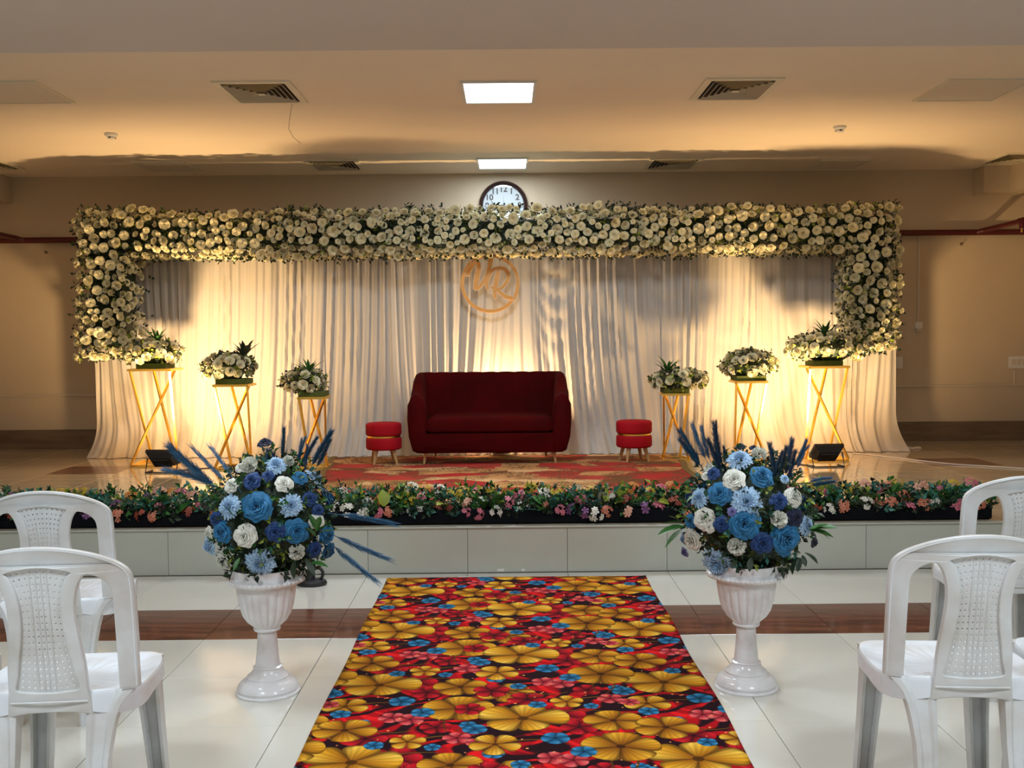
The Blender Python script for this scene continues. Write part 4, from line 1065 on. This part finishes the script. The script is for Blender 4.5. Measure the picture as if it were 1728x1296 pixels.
PLM = [(300,350,28,158,2,0),(310,340,60,170,1,.02),(320,320,128,145,3,.0),(340,330,225,125,3,.05),(455,350,425,150,0,-.05),(465,340,490,165,0,-.04),(450,340,460,195,0,-.05),(495,220,527,58,2,.03),(560,240,582,92,1,.05),(600,270,686,62,2,.0),(590,270,616,120,1,.02),(620,260,716,112,2,.03),(580,230,560,105,1,.06),
       (640,400,968,432,3,-.05),(640,460,936,608,3,-.06),(650,480,888,702,3,-.08),(560,250,640,90,2,.05)]
LV = [(640,470,620,400,0),(645,480,660,410,0),(650,480,700,440,0),(650,490,712,465,0),(640,500,600,455,0),(330,300,300,230,0),(320,290,345,225,0),(310,300,285,270,0),(300,420,270,360,2),(640,290,700,300,0),(630,280,690,240,0),(560,600,540,670,1),(600,600,640,650,1),(620,610,690,615,0),(330,590,300,640,0),(250,560,300,540,2),(620,600,560,610,1),(420,560,460,540,0)]
arrangement(458, 868, 4.08, .255, .22, .255, FLW, PLM, LV, 270, 700, 2.446, 'blue and white flower arrangement in the left urn, with a tall navy rose', 71)
FRW = [(388,265,'w',47),(410,175,'l',52),(492,160,'c',36),(415,128,'n',24),(470,135,'n',20),(328,325,'b',48),(442,358,'l',64),(240,340,'l',42),(262,430,'w',46),(430,450,'b',62),(338,452,'d',33),(575,432,'c',40),(645,425,'n',38),(695,460,'l',40),(575,355,'d',36),(638,340,'w',40),(505,250,'b',46),(300,240,'d',28),(270,250,'w',20),
       (210,520,'w',46),(400,545,'c',42),(507,532,'d',44),(605,512,'b',62),(315,625,'l',70),(205,440,'b',30),(285,465,'w',24),(175,515,'l',26),(180,570,'v',24),(722,528,'n',24),(600,262,'l',20),(600,560,'b',30),(380,400,'v',20)]
PRW = [(285,260,160,75,2,0),(290,255,150,110,2,.02),(300,240,200,52,1,.03),(310,240,230,60,1,.05),(350,280,283,42,0,-.03),(345,290,300,100,0,-.05),(360,240,347,135,0,-.02),(560,330,560,125,0,-.05),(570,320,590,140,0,-.04),(590,310,630,98,0,-.02),(600,320,640,160,0,0),(620,250,700,110,2,.02),(630,250,690,150,1,.04),(620,240,672,130,1,.05),(660,290,790,238,1,0),(670,300,792,268,2,.02),(540,300,575,160,0,-.02)]
LRW = [(180,450,88,430,0),(180,455,130,405,0),(185,460,75,475,0),(185,470,95,530,0),(200,440,160,400,0),(230,330,190,350,0),(240,310,220,300,0),(235,270,180,245,1),(700,470,810,450,0),(700,475,800,490,0),(700,480,770,440,0),(710,470,790,500,0),(640,280,670,230,0),(650,290,720,270,0),(640,300,700,330,1),(650,590,615,645,1),(660,590,650,640,1),(670,580,685,620,1),(680,570,740,600,1),(460,590,450,640,1),(400,600,380,625,1),(275,340,268,300,2)]
arrangement(1262, 866, 4.08, .262, .22, .262, FRW, PRW, LRW, 1080, 700, 2.446, 'blue and white flower arrangement in the right urn, with a drooping light blue bloom', 72)

# ------------------------------------------------------------------ flower border on the stage edge
bo = thing('flower_border', 'long trough of mixed artificial flowers and leaves along the stage edge', 'flower border', (0, 6.30, SH))
X0, X1 = -3.30, 2.90
MB().box((X0, -.13, 0), (X1, .13, .088), ch=.012).obj('trough', mat('black_foam_trough', (0.004, 0.0045, 0.007), .9, spec=.15), bo, False)
cols = {'white': (.80, .76, .66), 'pink': (.72, .20, .27), 'salmon': (.72, .24, .14), 'rust': (.34, .06, .03), 'yellow': (.60, .42, .03), 'orange': (.68, .26, .05), 'purple': (.24, .09, .24), 'peach': (.76, .40, .28)}
CM = {k: mat(k + '_blossom', v, .6, var=.2, vscale=25, trans=.1) for k, v in cols.items()}
def blossom(mb, M, n=5, R=1.0, mi=0):
    for i in range(n):
        a = 2*PI*i/n
        petal(mb, a, .52, .06*R, R, .0, .28*R, .10, 2, 2)
def cluster_mesh(name, m, seed, nb, R, spread):
    r = random.Random(seed); tot = MB()
    for k in range(nb):
        mb = MB(); blossom(mb, None)
        v = Vector((r.gauss(0, .6), r.gauss(0, .6), abs(r.gauss(0, .6)) + .25)).normalized()
        M = Matrix.LocRotScale(v*spread, aim(v + Vector((0, 0, .2)), r.random()*6), Vector((R, R, R)))
        tot.add(mb.v, mb.f, M)
    return tot.mesh(name, m, 90)
CL = []
for i, (k, nb, R, sp) in enumerate((('white', 7, .016, .030), ('white', 4, .023, .024), ('pink', 5, .022, .026), ('salmon', 7, .015, .028), ('rust', 9, .012, .028), ('yellow', 12, .010, .036), ('orange', 8, .014, .032), ('purple', 3, .022, .020), ('peach', 4, .022, .026), ('yellow', 9, .012, .034), ('white', 1, .032, .01), ('pink', 7, .015, .03))):
    CL.append(cluster_mesh(k + '_blossom', CM[k], 90+i, nb, R, sp))
def fern_mesh(name, m, n, wd, bend):
    mb = MB()
    for i in range(n):
        t = (i+1)/n
        for s in (-1, 1):
            a = s*(1.15 - .6*t); L_ = .42*math.sin(PI*(.15+.75*t))
            p = Vector((0, t*.85, -bend*t*t)); d = Vector((math.sin(a), math.cos(a), -.15))*L_; w = Vector((math.cos(a), -math.sin(a), 0))*wd
            mb.add([p, p + d*.5 + w, p + d, p + d*.5 - w], [(0, 1, 2, 3)])
    return mb.mesh(name, m, False)
LV_ = [fern_mesh('fern_leaf', TEAL, 8, .035, .25), fern_mesh('fern_leaf', LEAFM, 8, .035, .3), leaf_mesh('round_leaf', TEAL, 1, .42, .3, 4), leaf_mesh('round_leaf', LEAFM, 1, .45, .25, 4), leaf_mesh('round_leaf', LEAFL, 1, .4, .25, 4), fern_mesh('fern_leaf', mat('pale_grey_green_leaf', (.34, .42, .33), .5, var=.3), 9, .03, .15), leaf_mesh('long_leaf', LEAFM, 1, .12, .4, 4), leaf_mesh('round_leaf', LEAF, 1, .4, .3, 4)]
r = random.Random(19)
for k in range(290):
    x = X0 + .04 + (X1-X0-.08)*(k + r.random())/290; y = r.uniform(-.13, .10); hh = r.random()
    d = Vector((r.uniform(-.8, .8), r.uniform(-.9, .25), r.uniform(.0, 1.0))); q = d.to_track_quat('Y', 'Z')
    inst(LV_[0].name.split('.')[0], LV_[0], bo, (0,0,0)) if False else None
    me_ = r.choice(LV_); L_ = r.uniform(.10, .16) if 'fern' in me_.name or 'long' in me_.name else r.uniform(.06, .10)
    inst(me_.name.split('.')[0], me_, bo, (x, y, .075 + .05*hh), q @ Quaternion((0, 1, 0), r.uniform(-.6, .6)), L_)
lst = []
for k in range(5000):
    x = r.uniform(X0+.03, X1-.03); hz = r.uniform(.07, .19) + .012*math.sin(x*9); y = -.135 + (hz-.07)*1.1 + r.uniform(-.02, .03)
    if any(abs(x-a) < .066 and abs(hz-b) < .050 for a, b in lst): continue
    lst.append((x, hz)); 
    top = (hz-.07)/.12
    me_ = CL[r.choice((5, 6, 5, 9, 8, 0, 2, 7, 3, 9, 1, 11))] if top > .55 else CL[r.choice((0, 1, 2, 3, 4, 7, 8, 10, 0, 11, 3))]
    inst(me_.name.split('.')[0], me_, bo, (x, y, hz), orient(Vector((r.uniform(-.5, .5), -1, .35 + .8*top)), r.random()*6), r.uniform(1.0, 1.4))
    if len(lst) >= 230: break
for k in range(24):                                     # upright pale sprigs that stand above the rest
    x = X0 + .1 + (X1-X0-.2)*(k + r.random()*.8)/24
    for j in range(3):
        d = Vector((r.uniform(-.4, .4), r.uniform(-.3, .1), 1)); me_ = LV_[r.choice((5, 5, 1, 0))]
        inst(me_.name.split('.')[0], me_, bo, (x + r.uniform(-.02, .02), r.uniform(-.03, .05), .09), d.to_track_quat('Y', 'Z'), r.uniform(.10, .15))
m = MB()
for k in range(2100):
    x = r.uniform(X0, X1); hz = r.uniform(.06, .17); y = -.12 + (hz-.06)*1.0 + r.uniform(-.02, .06)
    if r.random() < .3: y = r.uniform(-.08, .14)
    mi = r.choice((0, 0, 1, 1, 2, 3, 3)) if hz > .10 else r.choice((0, 0, 0, 1, 3))
    spray_mb(m, Matrix.LocRotScale(Vector((x, y, hz)), aim(Vector((r.uniform(-.8, .8), r.uniform(-1, .3), r.uniform(-.1, 1.2))), r.random()*6), Vector((1,1,1))), 4, r.uniform(.045, .085), r.uniform(.009, .016), 1, r, mi)
tag(m.obj('small_greenery', [LEAF, LEAFM, LEAFL, TEAL], bo, False), kind='stuff')

# ------------------------------------------------------------------ plastic chairs
PLAS = mat('white_chair_plastic', (0.78, 0.82, 0.87), 0.33, col2=(0.60, 0.58, 0.55), vscale=5, ramp=(.28, .55), bump=.05, bscale=30)
PLASB = mat('grimy_white_chair_plastic', (0.72, 0.745, 0.76), 0.4, col2=(0.50, 0.45, 0.39), vscale=4.5, ramp=(.30, .62), bump=.05, bscale=30)
def smooth_pts(P_, k=5, closed=True):
    n = len(P_); out = []
    for i in range(n if closed else n-1):
        g = lambda j: Vector(P_[(i+j) % n]) if closed else Vector(P_[max(0, min(n-1, i+j))])
        p0, p1, p2, p3 = g(-1), g(0), g(1), g(2)
        for s in range(k):
            t = s/k; out.append(0.5*((2*p1)+(-p0+p2)*t+(2*p0-5*p1+4*p2-p3)*t*t+(-p0+3*p1-3*p2+p3)*t**3))
    if not closed: out.append(Vector(P_[-1]))
    return out
def fill_mesh(name, loops, m, ext, bev, bend):
    c = bpy.data.curves.new(name, 'CURVE'); c.dimensions = '2D'; c.fill_mode = 'BOTH'; c.extrude = ext; c.bevel_depth = bev; c.bevel_resolution = 2
    for lp in loops:
        s = c.splines.new('POLY'); s.points.add(len(lp)-1); s.use_cyclic_u = True
        for i, p in enumerate(lp): s.points[i].co = (p[0], p[1], 0, 1)
    o = bpy.data.objects.new(name, c); C.objects.link(o); bpy.context.view_layer.update()
    me = bpy.data.meshes.new_from_object(o.evaluated_get(bpy.context.evaluated_depsgraph_get())); bpy.data.objects.remove(o); bpy.data.curves.remove(c)
    bm = bmesh.new(); bm.from_mesh(me)
    bmesh.ops.remove_doubles(bm, verts=bm.verts, dist=1e-5)
    for v in bm.verts: v.co = Vector(bend(v.co.x, v.co.y, v.co.z))
    bmesh.ops.recalc_face_normals(bm, faces=bm.faces); bm.to_mesh(me); bm.free()
    me.materials.clear(); me.materials.append(m); me.name = name
    me.polygons.foreach_set('use_smooth', [True]*len(me.polygons)); me.set_sharp_from_angle(angle=math.radians(50))
    return me
def backy(x, z): return -.02 - .16*(z-.44) - .10*max(0, z-.6)**2 + .80*x*x
def bend(x, z, d): return (x, backy(x, z) + d, z)
OL = [(-.226,.462),(-.227,.56),(-.228,.68),(-.228,.735),(-.224,.781),(-.207,.806),(-.178,.826),(-.128,.847),(-.065,.862),(0,.867)]
OL = OL + [(-x, z) for x, z in OL[-2::-1]]
HL = [(.184,.463),(.184,.54),(.184,.62),(.184,.70),(.182,.744),(.170,.768),(.148,.786),(.123,.794),(.108,.786),(.094,.759),(.084,.715),(.083,.665),(.088,.611),(.096,.542),(.100,.463)]
def open_s(P_): return [tuple(p) for p in smooth_pts([(a, b, 0) for a, b in P_], 4, False)]
outline = open_s(OL) + open_s(HL) + [(.104,.43,0),(.108,.398,0),(.06,.408,0),(0,.411,0),(-.06,.408,0),(-.108,.398,0),(-.104,.43,0)] + [(-p[0], p[1], 0) for p in open_s(HL)[::-1]]
PN = [(-.088,.800),(-.045,.812),(0,.816),(.045,.812),(.088,.800),(.076,.785),(.064,.755),(.057,.715),(.055,.675),(.058,.63),(.064,.59),(.071,.55),(.077,.51),(.085,.470),(.045,.462),(0,.460),(-.045,.462),(-.085,.470),(-.077,.51),(-.071,.55),(-.064,.59),(-.058,.63),(-.055,.675),(-.057,.715),(-.064,.755),(-.076,.785)]
panel_loop = [tuple(p) for p in smooth_pts([(a, b, 0) for a, b in PN], 3, True)]
def pw(z): return np.interp(z, [.46,.51,.59,.675,.715,.755,.80], [.085,.077,.064,.055,.057,.064,.088])
def panel_mesh():
    nx, nz = 80, 19*8+4
    vs = []; fs = []
    for j in range(nz+1):
        v = j/nz
        for i in range(nx+1):
            u = 2*i/nx - 1
            zc = .460 + .356*v; z = zc - (.016*v - .010*(1-v))*u*u
            x = u*pw(z)*1.015; vs.append(bend(x, z, 0))
    for j in range(nz):
        for i in range(nx):
            jj, ii = j - 3, i - 4
            if 0 <= jj < 19*8 and 0 <= ii < 72 and jj % 8 in (3, 4) and ii % 8 in (3, 4) : continue
            fs.append((j*(nx+1)+i, j*(nx+1)+i+1, (j+1)*(nx+1)+i+1, (j+1)*(nx+1)+i))
    return MB().add(vs, fs).mesh('backrest_panel', PLASB, 60)
def make_chair():
    t = thing('plastic_chair', 'x', 'chair')
    inst('back_frame', fill_mesh('back_frame', [outline, panel_loop[::-1]], PLASB, .0075, .0035, bend), t)
    o = inst('backrest_panel', panel_mesh(), t); sm = o.modifiers.new('thick', 'SOLIDIFY'); sm.thickness = .0025; sm.offset = 0
    for x in (-.022, -.0065, .0065, .022):
        MB().tube([bend(x, .47 + .335*k/14, -.002) for k in range(15)], .0016, 6).obj('panel_rib', PLASB, t)
    MB().tube([bend(p[0], p[1], -.0085) for p in panel_loop + panel_loop[:1]], .0022, 6, False).obj('panel_bead', PLAS, t)
    MB().tube([bend(p[0]*.985, (p[1]-.46)*.99+.462, -.0095) for p in open_s(OL)], .0028, 6).obj('frame_bead', PLAS, t)
    MB().tube([bend(x, .437 - .25*x*x, -.011) for x in np.linspace(-.10, .10, 12)], .003, 6).obj('lower_bead', PLASB, t)
    # seat: moulded tray with radial flutes and a rolled skirt
    NT, NR = 96, 14; sb = MB(); vs = []; rx_, ry_, yc = .226, .215, .205
    def rim_r(a):
        c, s = math.cos(a), math.sin(a); e = 3.4 if s > 0 else 4.5
        return (abs(c/rx_)**e + abs(s/ry_)**e)**(-1/e)
    def zt(x, y, q): return .440 - .016*(1-q**2) + .006*(q > .9) - .012*max(0, (y-.34)/.08)**2 + .012*max(0, (.08-y)/.08)
    ringsq = [0.02] + [k/NR for k in range(1, NR+1)]
    for q in ringsq:
        for k in range(NT):
            a = 2*PI*k/NT; r_ = rim_r(a)*q; x, y = r_*math.cos(a)*(1 - .08*max(0, -math.sin(a))**2 - .09*max(0, math.sin(a))**2), yc + r_*math.sin(a)
            z = zt(x, y, q) + (.0018*math.cos(24*a) if .35 < q < .85 else 0)
            vs.append((x, y, z))
    for (g, dz) in ((1.012, -.004), (1.022, -.014), (1.026, -.028), (1.03, -.045), (1.015, -.046), (1.0, -.02), (.9, -.02), (.4, -.026)):
        for k in range(NT):
            a = 2*PI*k/NT; r_ = rim_r(a)*g; x, y = r_*math.cos(a)*(1 - .08*max(0, -math.sin(a))**2 - .09*max(0, math.sin(a))**2), yc + r_*math.sin(a)
            z0 = zt(x, y, 1) + dz
            if dz < -.03: z0 -= .022*abs(math.sin(2*a))**3
            vs.append((x, y, z0))
    nr = len(ringsq) + 8
    fs = [(i*NT+k, i*NT+(k+1) % NT, (i+1)*NT+(k+1) % NT, (i+1)*NT+k) for i in range(nr-1) for k in range(NT)]
    fs.append(tuple(range(NT))[::-1]); fs.append(tuple(range((nr-1)*NT, nr*NT)))
    sb.add(vs, fs); sb.obj('seat', PLAS, t, 60)
    def leg(st, sgn, m):
        secs = []
        for (z, x0, x1, y0, y1) in st:
            w = x1-x0; g = min(.006, w*.12); dpt = y1-y0
            pts = [(x0, y1), (x0, y0), (x0+w*.18, y0-g*.6), (x0+w*.30, y0+g*.5), (x0+w*.70, y0+g*.5), (x0+w*.82, y0-g*.6), (x1, y0), (x1, y1), (x1-w*.15, y1), (x1-w*.2, y0+dpt*.45), (x0+w*.2, y0+dpt*.45), (x0+w*.15, y1)]
            sec = [(sgn*x, y, z) for x, y in pts]; secs.append(sec if sgn > 0 else sec[::-1])
        MB().loft(secs).obj('leg', m, t, 30)
    bk = [(.452,.090,.212,.000,.05),(.435,.090,.196,-.005,.05),(.415,.091,.182,-.009,.045),(.385,.092,.170,-.012,.04),(.34,.092,.160,-.018,.03),(.27,.092,.150,-.028,.015),(.15,.098,.148,-.045,-.006),(.0,.106,.150,-.065,-.03)]
    ft = [(.432,.115,.200,.30,.40),(.40,.120,.196,.34,.408),(.34,.126,.192,.355,.412),(.2,.138,.196,.37,.420),(.0,.155,.205,.385,.430)]
    ftr = [(z, x0, x1, -y1, -y0) for z, x0, x1, y0, y1 in ft]
    for s in (-1, 1): leg(bk, s, PLASB)
    for s in (-1, 1):
        # front legs: same channel section, turned so its open side faces back
        secs = []
        for (z, x0, x1, y0, y1) in ft:
            w = x1-x0; d_ = y1-y0
            pts = [(x0, y0), (x0, y1), (x0+w*.5, y1+.004), (x1, y1), (x1, y0), (x1-w*.15, y0), (x1-w*.2, y1-d_*.35), (x0+w*.2, y1-d_*.35), (x0+w*.15, y0)]
            sec = [(s*x, y, z) for x, y in pts]; secs.append(sec if s > 0 else sec[::-1])
        MB().loft(secs).obj('leg', PLASB, t, 30)
    return t
ch = make_chair()
def cpos(px, pytop, zt_=.870):
    # depth from the height of the top edge in the photograph
    lo, hi = 1.0, 8.0
    for _ in range(40):
        mid = (lo+hi)/2
        if at(px, pytop, mid).z > zt_: lo = mid
        else: hi = mid
    p = at(px, pytop, lo); return p.x, lo + .08
x, y = cpos(57, 922); ch.location = (x, y, 0); ch.rotation_euler = (0, 0, math.radians(5)); ch['label'] = 'nearest white plastic chair at left, with grimy perforated back'; ch['group'] = 'white plastic chairs'
GR = 'white plastic chairs'
X = cpos(1662, 901); copy_tree(ch, (X[0], X[1], 0), math.radians(-4), 'nearest white plastic chair at right, its whole perforated back in view', GR)
X2 = cpos(66, 828); copy_tree(ch, (X2[0], X2[1], 0), math.radians(5), 'white plastic chair in the second row at left, nearer the stage', GR)
X3 = cpos(1742, 802); copy_tree(ch, (X3[0], X3[1], 0), math.radians(-4), 'white plastic chair in the second row at right, cut by the picture edge', GR)
copy_tree(ch, (x - .53, y + .02, 0), math.radians(2), 'white plastic chair cut off at the left edge, only its seat corner showing', GR)
copy_tree(ch, (X[0] + .50, X[1] + .02, 0), math.radians(-2), 'white plastic chair cut off at the right edge, only its seat corner showing', GR)

# ------------------------------------------------------------------ small things
p = at(533, 990, 5.93)
t = thing('black_prop_stand', 'small black stand base with a round handle, half hidden behind the left urn', 'stand', (p.x - .01, 5.86, 0))
MB().lathe([(.001, 0), (.085, 0), (.088, .012), (.080, .026), (.05, .034), (.001, .038)], 32, M=Matrix.Diagonal((1, .8, 1, 1))).obj('base', DARK, t)
MB().tube([(.035 + .030*math.cos(a), 0, .062 + .034*math.sin(a)) for a in np.linspace(0, 2*PI, 25)], .009, 8, False).obj('handle_ring', DARK, t)
MB().tube([(-.01, 0, .03), (.0, 0, .09), (-.02, 0, .19), (-.03, 0, .30)], [.03, .02, .016, .010], 10).obj('post', DARK, t)
CAB = mat('white_cable', (0.70, 0.66, 0.58), .5)
def cable(pts, rad, m, label):
    P_ = smooth_pts([tuple(q) for q in pts], 6, False)
    return tag(MB().tube([(q.x, q.y, SH + rad) for q in P_], rad, 6).obj('cable', m), label, 'cable')
pp = lambda px, py: at(px, py, 1750*1.132/(py - 567 + .0089*(px-857)))
cable([pp(1440, 768), pp(1480, 772), pp(1530, 778), pp(1600, 786), pp(1660, 790), pp(1740, 795), pp(1840, 799)], .006, CAB, 'white cable trailing over the stage floor at right')
cable([pp(300, 796), pp(335, 793), pp(380, 790), (-2.0, 9.5, 0), (-1.9, 9.86, 0)], .004, DARK, 'thin black cable running from the left floodlight to the drape')
cable([(2.60, 8.75, 0), (2.5, 8.85, 0), (2.3, 9.2, 0), (2.2, 9.70, 0)], .004, DARK, 'thin black cable running from the right floodlight to the drape')
t = thing('cable_loop', 'loose coil of white cable at the right end of the drape hem', 'cable', (3.92, 10.0, SH))
MB().tube([(.06*math.cos(a) + .02, .03*math.sin(a)*1.6, .008 + .004*math.sin(3*a)) for a in np.linspace(0, 2*PI, 25)], .006, 6, False).obj('coil', CAB, t)
tag(MB().box((-.3, 5.99, 0), (-.235, 6.02, .0006)).obj('sticker', WHITEM, None, False), 'white scrap lying on the floor tile in front of the stage riser', 'sticker')
for (px, py, w_, h_, lb) in ((845, 962, .040, .014, 'wide white sticker low on the stage riser'), (883, 962, .020, .015, 'small white sticker low on the stage riser')):
    p = at(px, py, STAGE_Y); tag(MB().box((p.x - w_/2, STAGE_Y - .0012, p.z - h_/2), (p.x + w_/2, STAGE_Y + .0005, p.z + h_/2)).obj('sticker', WHITEM, None, False), lb, 'sticker')
